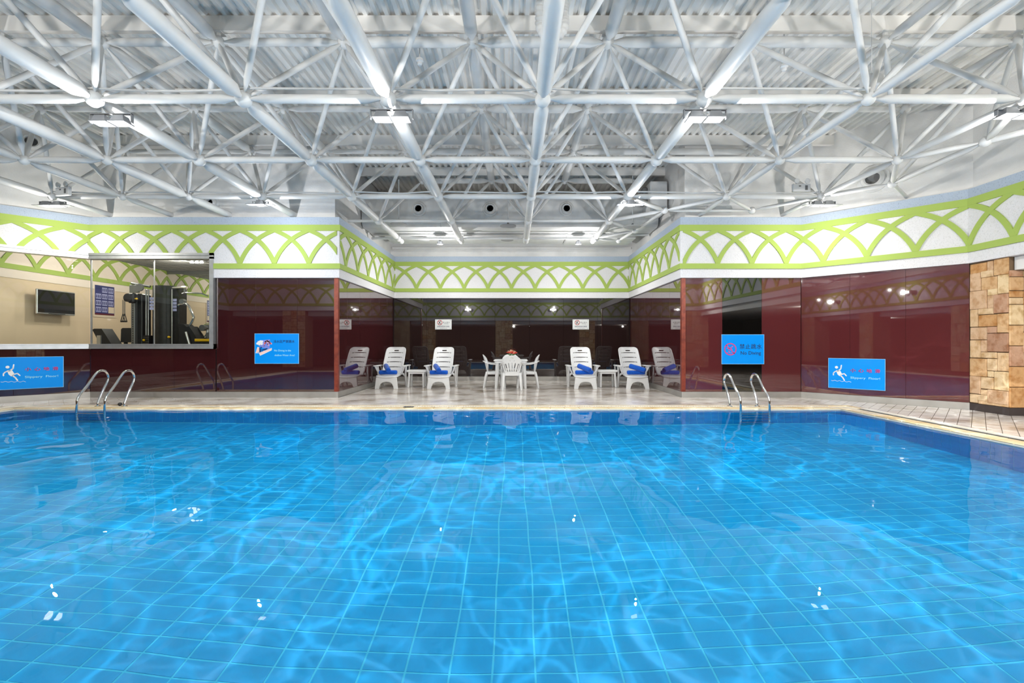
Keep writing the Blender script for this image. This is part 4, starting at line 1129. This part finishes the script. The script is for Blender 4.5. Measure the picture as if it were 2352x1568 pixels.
# ------------------------------------------------------------------ pool ladders
def ladder(xs, lab, ztop, mirror):
    x0_, x1_ = xs; t = thing('pool_ladder', lab, 'ladder', ((x0_+x1_)/2, 8.72, 0), 0, 'stainless pool ladders at the far edge')
    h = (x1_-x0_)/2; k = ztop/.68
    prof = [(0, 0), (0, .06), (.02, .11), (.13, .33), (.215, .455*k), (.235, .53*k), (.215, .61*k), (.16, .665*k), (.08, .68*k), (.0, .655*k), (-.06, .60*k), (-.20, .43*k), (-.36, .27), (-.405, .20), (-.42, .12), (-.42, -.55)]
    low_ = [(-.42, -.9), (-.40, -1.15), (-.30, -1.25)]
    def smooth(pts, it=2):
        for _ in range(it):
            o = [pts[0]]
            for a, b in zip(pts[:-1], pts[1:]): o += [(.75*a[0]+.25*b[0], .75*a[1]+.25*b[1]), (.25*a[0]+.75*b[0], .25*a[1]+.75*b[1])]
            pts = o+[pts[-1]]
        return pts
    pth = smooth(prof+low_)
    for s in (-h, h):
        obj('rail', MB().sweep([(s, a, b) for a, b in pth], .021, 12, up=(1, 0, 0)), M['chrome'], t, True)
        obj('flange', MB().lathe([(.05, .004), (.05, .014), (.03, .022), (.021, .022)], (s, 0, 0), 16), M['chrome'], t, True)
    for q in range(4):
        obj('tread', MB().cbox(-h, h, -.47, -.37, -.30-q*.28, -.27-q*.28, .008), M['chrome'], t)
    return t
ladder((-7.80, -7.30), 'stainless ladder with two looped rails in front of the maroon glass below the gym window', .68, 1)
ladder((4.05, 4.565), 'stainless ladder with two looped rails below the No Diving sign', .61, -1)
tag(obj('rail_stop', MB().ball((-7.41, 8.75, .045), .035, 10, 8), M['black'], None, True), 'small black rubber stop beside the right rail of the left ladder', 'rubber stop')

# ------------------------------------------------------------------ signs
def sign_at(i, s_mid, z_mid, nm, label, cat, off=.014, group=None):
    q = at(i, s_mid, off); a, t, n, L = frame(i)
    return thing(nm, label, cat, (q.x, q.y, z_mid), math.atan2(t.y, t.x), group)
def cap_stroke(mb, pts, wd, y=-.0155, th=.0016, n=6):
    """flat rounded stroke in the sign plane"""
    for (a, b) in zip(pts[:-1], pts[1:]):
        dx, dz = b[0]-a[0], b[1]-a[1]; l = math.hypot(dx, dz) or 1e-6; ang = math.atan2(dz, dx); out = []
        for k in range(n+1):
            t = ang+PI/2+PI*k/n; out.append((a[0]+wd/2*math.cos(t), a[1]+wd/2*math.sin(t)))
        for k in range(n+1):
            t = ang-PI/2+PI*k/n; out.append((b[0]+wd/2*math.cos(t), b[1]+wd/2*math.sin(t)))
        m = len(out)
        mb.add([(x, y, z) for x, z in out]+[(x, y+th, z) for x, z in out], [tuple(reversed(range(m))), tuple(range(m, 2*m))]+[(k, (k+1) % m, m+(k+1) % m, m+k) for k in range(m)])
    return mb
def poly2(mb, pts, y=-.0155, th=.0016):
    m = len(pts)
    return mb.add([(x, y, z) for x, z in pts]+[(x, y+th, z) for x, z in pts], [tuple(reversed(range(m))), tuple(range(m, 2*m))]+[(k, (k+1) % m, m+(k+1) % m, m+k) for k in range(m)])
def circle2(cx, cz, r, n=24): return [(cx+r*math.cos(2*PI*k/n), cz+r*math.sin(2*PI*k/n)) for k in range(n)]
def blue_board(t, W, H):
    obj('board', MB().cbox(-W/2, W/2, -.014, 0, -H/2, H/2, .002), M['sign_blue'], t)
    e = .008; obj('edge', MB().box(-W/2-e, W/2+e, -.012, -.002, H/2+.0005, H/2+e).box(-W/2-e, W/2+e, -.012, -.002, -H/2-e, -H/2-.0005).box(-W/2-e, -W/2-.0005, -.012, -.002, -H/2, H/2).box(W/2+.0005, W/2+e, -.012, -.002, -H/2, H/2), M['sign_edge'], t)
    mb = MB()
    for sx_ in (-1, 1):
        for sz in (-1, 1): mb.lathe([(.012, .0), (.012, .012), (.001, .012)], (sx_*(W/2-.05), 0, sz*(H/2-.05)), 10, 'y')
    obj('standoff', mb, M['steel'], t)
YP = -.0158
def slippery(i, s0, s1, z0, z1, label):
    W, H = s1-s0, z1-z0; t = sign_at(i, (s0+s1)/2, (z0+z1)/2, 'warning_sign', label, 'sign'); blue_board(t, W, H)
    U = lambda x, y: ((x-1480)/720*W-W/2, H/2-(y-350)/400*H)     # crop pixels of the right-hand sign
    p = lambda *q: [U(*v) for v in q]
    mb = MB(); k = W/720
    poly2(mb, circle2(*U(1587, 470), 21*k), YP)
    cap_stroke(mb, p((1652, 442), (1645, 490), (1612, 517)), 16*k, YP)
    cap_stroke(mb, p((1612, 517), (1565, 530), (1545, 552), (1545, 576)), 15*k, YP)
    poly2(mb, p((1580, 512), (1632, 508), (1662, 560), (1650, 585), (1625, 588), (1600, 566)), YP)
    cap_stroke(mb, p((1650, 566), (1690, 552), (1716, 580)), 16*k, YP)
    cap_stroke(mb, p((1640, 580), (1668, 604), (1690, 640)), 17*k, YP)
    obj('falling_figure', mb, M['ink_white'], t)
    pts = p(*[(1518+q*9.0, 652+5*math.sin(q*.9)+q*.3) for q in range(30)])
    obj('wave_line', cap_stroke(MB(), pts, 5*k, YP, n=3), M['ink_white'], t)
    for q, ch in enumerate('小心地滑'):
        x, z = U(1805+q*102, 508); mb = text_mb(ch, 62*k, x, z, YP, squash=1.15)
        obj('lettering', mb, M['ink_pink'], t)
        mb2 = text_mb(ch, 62*k, x-4*k, z-2*k, YP+.0008, squash=1.15); obj('letter_shadow', mb2, M['ink_navy'], t)
    x, z = U(1958, 604); obj('lettering', text_mb('Slippery  Floor!', 46*k, x, z, YP, squash=1.32), M['ink_cyan'], t)
    return t
sR = sx(6, 1904, 2033); slippery(6, sR[0], sR[1], .262, .872, 'blue Slippery Floor sign with white falling figure on the angled red glass wall')
sL = sx(0, 145)[0]; slippery(0, sL-.94, sL, .268, .905, 'blue Slippery Floor sign with white falling figure under the left gym window')
# No Diving
a, b = sx(5, 1657, 1753); W, H = b-a, .635
t = sign_at(5, (a+b)/2, 1.375-H/2, 'warning_sign', 'blue No Diving sign with red crossed circle over the black glass panel', 'sign'); blue_board(t, W, H)
U = lambda x, y: ((x-90)/545*W-W/2, H/2-(y-48)/374*H); k = W/545
cx_, cz_ = U(198, 234); ring = MB(); n = 32
for q in range(n):
    a0, a1_ = 2*PI*q/n, 2*PI*(q+1)/n; r0, r1 = 68*k, 80*k
    poly2(ring, [(cx_+r0*math.cos(a0), cz_+r0*math.sin(a0)), (cx_+r1*math.cos(a0), cz_+r1*math.sin(a0)), (cx_+r1*math.cos(a1_), cz_+r1*math.sin(a1_)), (cx_+r0*math.cos(a1_), cz_+r0*math.sin(a1_))], YP)
cap_stroke(ring, [U(146, 180), U(252, 290)], 10*k, YP); obj('prohibition_ring', ring, M['ink_pink'], t)
mb = MB(); poly2(mb, circle2(*U(226, 200), 7*k, 12), YP); cap_stroke(mb, [U(212, 210), U(186, 226), U(160, 222)], 10*k, YP); cap_stroke(mb, [U(190, 226), U(176, 250), U(186, 268)], 7*k, YP); cap_stroke(mb, [U(206, 214), U(222, 240)], 6*k, YP)
cap_stroke(mb, [U(150, 282), U(176, 274), U(200, 284), U(226, 276), U(246, 284)], 5*k, YP)
obj('diver_figure', mb, M['ink_pink'], t)
for q, ch in enumerate('禁止跳水'):
    x, z = U(352+q*74, 204); obj('lettering', text_mb(ch, 70*k, x, z, YP), M['ink_navy'], t)
x, z = U(461, 284); obj('lettering', text_mb('No Diving', 63*k, x, z, YP, squash=1.02), M['ink_navy'], t)
# shallow water sign
a, b = sx(1, 587, 687); W, H = b-a, .645
t = sign_at(1, (a+b)/2, 1.395-H/2, 'warning_sign', 'blue shallow water sign with a small pool drawing beside the gym window', 'sign'); blue_board(t, W, H)
U = lambda x, y: ((x-345)/1315*W-W/2, H/2-(y-350)/875*H); k = W/1315
p = lambda *q: [U(*v) for v in q]
obj('sky_patch', poly2(MB(), p((410, 560), (805, 510), (790, 800), (560, 760), (460, 700)), YP), M['ink_violet'], t)
mb = MB()
for (x, y, r) in ((425, 635, 36), (475, 610, 50), (520, 590, 52), (565, 575, 34), (550, 640, 42), (480, 655, 34)): poly2(mb, circle2(*U(x, y), r*k, 14), YP-.0008-.0001*(x % 7))
obj('cloud', mb, M['ink_white'], t)
poly = MB(); poly2(poly, p((430, 745), (475, 740), (480, 890), (380, 910)), YP-.001); poly2(poly, p((480, 905), (850, 770), (850, 830), (510, 985)), YP-.001)
obj('pool_edge', poly, M['ink_peach'], t)
mb = MB(); cap_stroke(mb, p((372, 915), (480, 915), (508, 990), (850, 830), (850, 775)), 14*k, YP-.002); cap_stroke(mb, p((430, 742), (378, 910)), 10*k, YP-.002); obj('pool_outline', mb, M['ink_white'], t)
mb = MB()
for q in ([(490, 770), (490, 885)], [(530, 750), (530, 885)], [(490, 800), (530, 800)], [(490, 840), (530, 840)], [(490, 875), (530, 875)], [(560, 820), (720, 780)], [(575, 830), (580, 870)], [(600, 820), (640, 826), (700, 800)], [(540, 740), (560, 760)]): cap_stroke(mb, p(*q), 16*k, YP-.003)
obj('ladder_drawing', mb, M['ink_navy'], t)
mb = MB()
cap_stroke(mb, p((640, 640), (670, 580), (720, 560), (770, 580), (800, 620), (840, 640)), 50*k, YP-.003); cap_stroke(mb, p((730, 590), (735, 650), (770, 690)), 36*k, YP-.003)
obj('diver_drawing', mb, M['ink_rose'], t)
mb = MB(); poly2(mb, circle2(*U(655, 628), 24*k, 12), YP-.005); poly2(mb, circle2(*U(815, 632), 20*k, 12), YP-.005); cap_stroke(mb, p((635, 680), (620, 720)), 14*k, YP-.005)
obj('diver_marks', mb, M['ink_red'], t)
x, z = U(1225, 582); obj('lettering', text_mb('浅水区严禁跳水', 92*k, x, z, YP), M['ink_navy'], t)
x, z = U(1180, 845); obj('lettering', text_mb('No Diving in the', 76*k, x, z, YP, squash=1.0), M['ink_cyan'], t)
x, z = U(1245, 985); obj('lettering', text_mb('shallow Water Area!', 72*k, x, z, YP, squash=1.0), M['ink_cyan'], t)
# white notices on the back wall
def notice(i, sm, zm, W, H, label):
    t = sign_at(i, sm, zm, 'notice_plate', label, 'sign', .012)
    obj('plate', MB().cbox(-W/2, W/2, -.010, 0, -H/2, H/2, .003), M['sign_white'], t)
    U = lambda x, y: ((x-585)/1100*W-W/2, H/2-(y-400)/670*H); k = W/1100; y_ = -.0118
    mb = MB(); n = 26; cx, cz = U(900, 612)
    for q in range(n):
        a0, a1_ = 2*PI*q/n, 2*PI*(q+1)/n; r0, r1 = 136*k, 170*k
        poly2(mb, [(cx+r0*math.cos(a0), cz+r0*math.sin(a0)), (cx+r1*math.cos(a0), cz+r1*math.sin(a0)), (cx+r1*math.cos(a1_), cz+r1*math.sin(a1_)), (cx+r0*math.cos(a1_), cz+r0*math.sin(a1_))], y_)
    cap_stroke(mb, [U(795, 500), U(1005, 730)], 30*k, y_); obj('prohibition_ring', mb, M['ink_red'], t)
    mb = MB(); poly2(mb, circle2(*U(840, 690), 26*k, 10), y_); cap_stroke(mb, [U(960, 500), U(880, 600), U(850, 560)], 34*k, y_); cap_stroke(mb, [U(880, 600), U(850, 680)], 36*k, y_); cap_stroke(mb, [U(880, 600), U(990, 720)], 28*k, y_)
    obj('diver_figure', mb, M['ink_black'], t)
    x, z = U(1335, 610); obj('lettering', text_mb('禁 止 跳 水', 92*k, x, z, y_), M['ink_black'], t)
    x, z = U(1335, 695); obj('lettering', text_mb('No Diving', 62*k, x, z, y_), M['ink_black'], t)
    x, z = U(1130, 878); obj('lettering', text_mb('违者风险自行承担', 104*k, x, z, y_), M['ink_navy'], t)
    x, z = U(1140, 985); obj('lettering', text_mb('Swim at your own risk', 52*k, x, z, y_), M['ink_black'], t)
    mb = MB()
    for (xx, yy) in ((650, 455), (1605, 455), (650, 1005), (1605, 1005)): q = U(xx, yy); mb.lathe([(.009, -.010), (.009, -.013), (.001, -.013)], (q[0], 0, q[1]), 10, 'y')
    obj('screw', mb, M['grey'], t)
l3 = sx(3, 999.5, 1037.5, 1315, 1352.5)
notice(3, (l3[0]+l3[1])/2, 1.785, l3[1]-l3[0], .32, 'white no diving notice on the dark back glass behind the left loungers')
notice(3, (l3[2]+l3[3])/2, 1.785, l3[3]-l3[2], .32, 'white no diving notice on the dark back glass behind the right loungers')

# ------------------------------------------------------------------ loungers
PL = M['plastic']
def lounger():
    t = thing('sun_lounger', 'lounger', 'lounger', (0, 0, 0), 0, 'white plastic loungers in the alcove')
    # back rest
    Lb = .90; y0_, z0_ = .60, .345; ty, tz = math.sin(math.radians(37)), math.cos(math.radians(37))
    def fb(a, b, c): 
        bow = -.05*(a/.27)**2+.015
        return (a, y0_+b*ty+(c+bow)*tz, z0_+b*tz-(c+bow)*ty)
    out = [(-.235, 0), (.235, 0), (.262, .12), (.272, .4), (.27, .66)]
    for k in range(9):
        a = PI/2*k/8; out.append((.265-.11+.11*math.cos(a), Lb-.13+.13*math.sin(a)))
    for k in range(9):
        a = PI/2+PI/2*k/8; out.append((-.265+.11+.11*math.cos(a), Lb-.13+.13*math.sin(a)))
    out += [(-.27, .66), (-.272, .4), (-.262, .12)]
    holes = [rrect(-.072, .072, Lb-.122, Lb-.072, .022, 3)]
    for v in (.70, .54, .385, .215):
        up = [(x, v+.030*(1-(x/.19)**2)+.021) for x in [(-.205+.41*k/10) for k in range(11)]]
        dn = [(x, v+.030*(1-(x/.19)**2)-.018+.008*abs(x)/.19) for x in [(.205-.41*k/10) for k in range(11)]]
        holes.append((up+dn)[::-1])
    obj('backrest', plate(out, holes, .022, .006, fb, [-.24+.06*q for q in range(9)]), PL, t, True)
    rim = MB().sweep([fb(x, y, -.0) for x, y in [(-.235, .02), (-.262, .13), (-.272, .4), (-.27, .66)]+[out[k] for k in range(len(out)-4, 4, -1)][0:18]+[(.27, .66), (.272, .4), (.262, .13), (.235, .02)]], .016, 8)
    obj('back_rim', rim, PL, t, True)
    mb = MB()
    for x in (-.15, .15): mb.sweep([fb(x, .05, .03), fb(x, .82, .03)], .014, 8)
    obj('back_rib', mb, PL, t)
    # seat, slightly dished with rounded nose
    so = [(-.25, .62), (-.27, .45), (-.27, .15)]
    for k in range(9):
        a = PI+PI*k/8; so.append((.28*math.cos(a), .10+.12*math.sin(a)))
    so += [(.27, .15), (.27, .45), (.25, .62)]
    hs = [rrect(-.19, .19, y, y+.04, .012, 2) for y in (.16, .26, .36, .46)]
    obj('seat', plate(so, hs, .04, .012, lambda a, b, c: (a, b, .315+.05*b+c-.02*(1-(a/.28)**2)*min(1, .5+4*max(0, b))), [-.24+.06*q for q in range(9)], [0, .05, .1]), PL, t)
    # front leg frame with arch
    fo = [(-.295, 0), (-.20, 0), (-.185, .07)]
    for k in range(9):
        a = PI-PI*k/8; fo.append((.17*math.cos(a), .09+.10*math.sin(a)))
    fo += [(.185, .07), (.20, 0), (.295, 0), (.272, .20), (.262, .285), (-.262, .285), (-.272, .20)]
    obj('front_leg', plate(fo, [], .045, .008, lambda a, b, c: (a, .04+c+b*.02, b)), PL, t)
    # side frames: arm rest, arm leg, rear leg
    for s in (-1, 1):
        so2 = [(.36, .555), (.38, .585), (.45, .60), (.95, .575), (1.0, .55), (.97, .53), (.80, .53)]
        arm = plate(rrect(-.055, .055, .32, 1.0, .05), [], .03, .01, lambda a, b, c: (s*.385+a*(1.0 if b < .6 else .8), b, .585-.03*abs(b-.6)+c))
        obj('armrest', arm, PL, t)
        leg = MB().sweep([(s*.39, .56, .565), (s*.375, .60, .40), (s*.365, .66, .20), (s*.37, .70, .0)], [.036, .036, .037, .040], 10, (.8, 1.15))
        obj('arm_leg', leg, PL, t, True)
        obj('rear_leg', MB().sweep([(s*.33, .50, .36), (s*.345, .80, .24), (s*.36, 1.06, .0)], [.026, .026, .028], 8, (.8, 1.2)), PL, t, True)
        obj('brace', MB().sweep([(s*.40, .92, .565), (s*.37, 1.0, .30), (s*.36, 1.03, .04)], .02, 8), PL, t, True)
        obj('arm_front', MB().sweep([(s*.385, .36, .575), (s*.35, .40, .47), (s*.29, .47, .36)], [.026, .022, .022], 8, (.8, 1.2)), PL, t, True)
    obj('rear_bar', MB().sweep([(-.35, .98, .08), (.35, .98, .08)], .018, 8), PL, t)
    return t
l1 = lounger(); l1.location = (-3.33, 12.12, 0); l1['label'] = 'white lounger standing close to the left glass side wall, beside the side table'
dup(l1, (-1.965, 12.10, 0), 0, 'white lounger right of the left side table, next to the dining set')
dup(l1, (1.875, 12.10, 0), 0, 'white lounger left of the right side table, next to the dining set')
dup(l1, (3.225, 12.06, 0), 0, 'white lounger standing close to the right glass side wall, beside the side table')
def spiral(mb, p0, p1, r):
    A, B = Vector(p0), Vector(p1); u = (B-A).normalized()
    mb.sweep([A, A+u*.008, A+u*.03, B-u*.03, B-u*.008, B], [r*.82, r*.95, r, r, r*.95, r*.82], 18)
    return mb
def towel(ang, tilt, zc, label, l=.40, r=.060, loc=(0, 0, 0)):
    t = thing('rolled_towel', label, 'towel', loc, 0, 'rolled blue towels on the loungers')
    c_, s_ = math.cos(ang), math.sin(ang); h = l/2
    a = Vector((-c_*h, -s_*h, -math.sin(tilt)*h)); b = -a
    obj('roll', spiral(MB(), a, b, r), M['towel'], t, True)
    for e, sg in ((a, -1), (b, 1)):            # visible winding at the ends
        u = (b-a).normalized()*sg; v1 = Vector((0, 0, 1)); v1 = (v1-u*v1.dot(u)).normalized(); v2 = u.cross(v1); pts = []
        for k in range(30):
            th = k*.55; rr = r*.78*(1-k/32); pts.append(e+u*.002+v1*rr*math.sin(th)+v2*rr*math.cos(th))
        obj('winding', MB().sweep(pts, .0065, 5), M['towel'], t, True)
    return t
names = ['on the lounger by the left glass wall', 'on the lounger left of the dining set', 'on the lounger right of the dining set', 'on the lounger by the right glass wall']
TA = [(1.05, .02), (1.95, .0), (2.25, .02), (2.55, .03)]
for k, (lx, ly) in enumerate(((-3.33, 12.12), (-1.965, 12.10), (1.875, 12.10), (3.225, 12.06))):
    off = (-.02, -.03, .0, .02)[k]
    towel(.04, 0, 0, 'lower rolled blue towel lying crosswise '+names[k], .46, .058, (lx+off, ly+.28, .412))
    towel(TA[k][0] if k else 2.0, .25, 0, 'upper rolled blue towel propped across another '+names[k], .42, .066, (lx+off+(-.02, -.04, 0., .03)[k], ly+.25, .530)).rotation_euler = (0, 0, 0)

# side tables
def side_table():
    t = thing('side_table', 'table', 'side table', (0, 0, 0), 0, 'white plastic side tables between loungers')
    obj('table_top', plate(rrect(-.255, .255, -.21, .21, .05), [], .05, .012, lambda a, b, c: (a, b, .435+c)), PL, t)
    obj('apron', plate(rrect(-.225, .225, -.17, .17, .04), [rrect(-.205, .205, -.15, .15, .03)[::-1]], .05, .002, lambda a, b, c: (a, b, .387+c)), PL, t)
    for sx_ in (-1, 1):
        for sy in (-1, 1):
            obj('leg', MB().sweep([(sx_*.185, sy*.15, .41), (sx_*.195, sy*.165, .18), (sx_*.205, sy*.18, 0)], [.034, .036, .042], 8, (1.1, .8)), PL, t, True)
    return t
s1 = side_table(); s1.location = (-2.635, 12.72, 0); s1['label'] = 'white plastic side table between the two left loungers'
dup(s1, (2.545, 12.72, 0), 0, 'white plastic side table between the two right loungers')

# dining set
def dining_chair():
    t = thing('dining_chair', 'chair', 'chair', (0, 0, 0), 0, 'white plastic chairs round the dining table')
    def fb(a, b, c): return (a*1.0, -.20-.20*b-.10*b*b+c-.10*(a/.25)**2*-1*(.5+b*.3), .40+b)
    out = [(-.17, 0), (.17, 0), (.20, .10), (.235, .22), (.245, .30)]
    for k in range(11):
        a = PI*k/10; out.append((.24*math.cos(a), .305+.175*math.sin(a)))
    out += [(-.245, .30), (-.235, .22), (-.20, .10)]
    holes = [rrect(-.038, .038, .400, .436, .014, 3)[::-1]]
    for k in range(5):
        x0_ = (k-2)*.052; x1_ = (k-2)*.082; top = .30-.012*abs(k-2)**2*.6
        holes.append([(x0_-.016, .065), (x1_-.018, top-.01), (x1_-.010, top+.005), (x1_+.010, top+.005), (x1_+.018, top-.01), (x0_+.016, .065)])
    for k in (-1, 1): holes.append([(k*.055-.012, .338), (k*.055-.012, .366), (k*.055+.012, .366), (k*.055+.012, .338)])
    for s in (-1, 1):
        h = [(s*.150, .06), (s*.185, .13), (s*.212, .24), (s*.196, .285), (s*.175, .20), (s*.145, .10)]; holes.append(h if s > 0 else h[::-1])
    obj('backrest', plate(out, holes, .022, .005, fb, [-.2+.05*q for q in range(9)], [.04+.06*q for q in range(7)]), PL, t, True)
    obj('seat', plate(rrect(-.225, .225, -.20, .25, .06), [rrect(-.12+q*.08-.012, -.12+q*.08+.012, -.08, .10, .01, 2)[::-1] for q in range(4)], .03, .01, lambda a, b, c: (a*(1+.12*(b+.2)/.45), b, .42+c-.02*(1-min(1, (a/.22)**2))+(.012 if b > .2 else 0))), PL, t)
    obj('seat_apron', MB().sweep([(-.21, -.20, .395), (-.245, .0, .395), (-.245, .2, .395), (-.18, .245, .39), (.18, .245, .39), (.245, .2, .395), (.245, .0, .395), (.21, -.20, .395), (-.21, -.20, .395)], .022, 8, (.6, 1.5)), PL, t, True)
    for s in (-1, 1):
        obj('armrest', MB().sweep([(s*.225, -.305, .72), (s*.262, -.22, .675), (s*.285, -.10, .642), (s*.292, .05, .632), (s*.29, .17, .63), (s*.285, .225, .615), (s*.28, .25, .58)], [.014, .02, .026, .03, .032, .03, .026], 10, (1.15, .55)), PL, t, True)
        obj('front_leg', MB().sweep([(s*.28, .245, .60), (s*.270, .235, .45), (s*.262, .245, .30), (s*.275, .275, 0)], [.030, .034, .034, .026], 10, (1.0, .85)), PL, t, True)
        obj('arm_gusset', MB().sweep([(s*.27, .23, .50), (s*.266, .16, .445), (s*.258, .02, .415)], [.026, .018, .014], 8, (.7, 1.2)), PL, t, True)
        obj('rear_leg', MB().sweep([(s*.205, -.20, .43), (s*.215, -.235, .30), (s*.235, -.285, 0)], [.036, .036, .026], 10, (1.0, .9)), PL, t, True)
    return t
c1 = dining_chair(); c1.location = (-.045, 11.95, 0); c1['label'] = 'white plastic armchair at the dining table seen from behind, nearest the pool'
dup(c1, (-.51, 12.54, 0), -PI/2, 'white plastic armchair at the dining table in side view, facing right')
dup(c1, (.37, 12.54, 0), PI/2, 'white plastic armchair at the dining table in side view, facing left')
dup(c1, (-.09, 13.14, 0), PI, 'white plastic armchair on the far side of the dining table, mostly hidden')
tb = thing('dining_table', 'square white plastic table with four chairs in the middle of the alcove', 'table', (-.08, 12.50, 0))
obj('table_top', plate(rrect(-.44, .44, -.42, .42, .07), [], .03, .01, lambda a, b, c: (a, b, .735+c)), PL, tb)
obj('apron', plate(rrect(-.42, .42, -.40, .40, .06), [rrect(-.40, .40, -.38, .38, .05)[::-1]], .05, .002, lambda a, b, c: (a, b, .695+c)), PL, tb)
for sx_ in (-1, 1):
    for sy in (-1, 1):
        obj('leg', MB().sweep([(sx_*.345, sy*.335, .72), (sx_*.36, sy*.35, .35), (sx_*.385, sy*.37, 0)], [.05, .046, .034], 8), PL, tb, True)
# flowers
random.seed(21)
fl = thing('flower_arrangement', 'red lilies with pale stamens in a low pot on the white dining table', 'flowers', (-.06, 12.46, .7505))
obj('pot', MB().lathe([(.05, 0), (.075, .05), (.085, .10), (.078, .10), (.06, .06), (.001, .05)], n=16), M['pot'], fl, True)
for k in range(11):
    a = 2*PI*k/11+random.uniform(-.2, .2); r = random.uniform(.03, .13); z = .19-.5*r+random.uniform(0, .03); c = Vector((r*math.cos(a), r*math.sin(a), z))
    mb = MB()
    for q in range(6):
        b_a = 2*PI*q/6; d_ = Vector((math.cos(b_a), math.sin(b_a), .55)).normalized(); s_ = Vector((-math.sin(b_a), math.cos(b_a), 0))
        p0, p1, p2 = c, c+d_*.045+Vector((0, 0, .012)), c+d_*.075-Vector((0, 0, .008))
        mb.add([p0, p1-s_*.016, p2, p1+s_*.016, p1+Vector((0, 0, -.006))], [(0, 1, 2, 3), (0, 4, 1), (0, 3, 4), (4, 2, 1), (4, 3, 2)])
    bl = obj('bloom', mb, M['petal'], fl)
    mb = MB()
    for q in range(3): mb.sweep([c, c+Vector((random.uniform(-.03, .03), random.uniform(-.03, .03), .07))], .003, 5)
    obj('stamen', mb, M['stamen'], bl)
    obj('stalk', MB().sweep([(r*.3*math.cos(a), r*.3*math.sin(a), .05), c], .004, 6), M['leaf'], fl)
for k in range(9):
    a = 2*PI*k/9+.3; u = Vector((math.cos(a), math.sin(a), 0)); s_ = Vector((-u.y, u.x, 0)); mb = MB()
    p = [Vector((0, 0, .09))+u*.03, u*.10+Vector((0, 0, .15)), u*.17+Vector((0, 0, .12))]
    mb.add([p[0], p[1]-s_*.022, p[2], p[1]+s_*.022, p[1]-Vector((0, 0, .006))], [(0, 1, 2, 3), (0, 4, 1), (0, 3, 4), (4, 2, 1), (4, 3, 2)]); obj('leaf', mb, M['leaf'], fl)
# small dark mat on the coping and floor drain
tag(obj('drain_mat', MB().cbox(-2.05, -1.86, 8.60, 8.70, .004, .012, .003), M['hole'], None), 'small dark rubber mat lying on the coping left of the middle', 'mat')
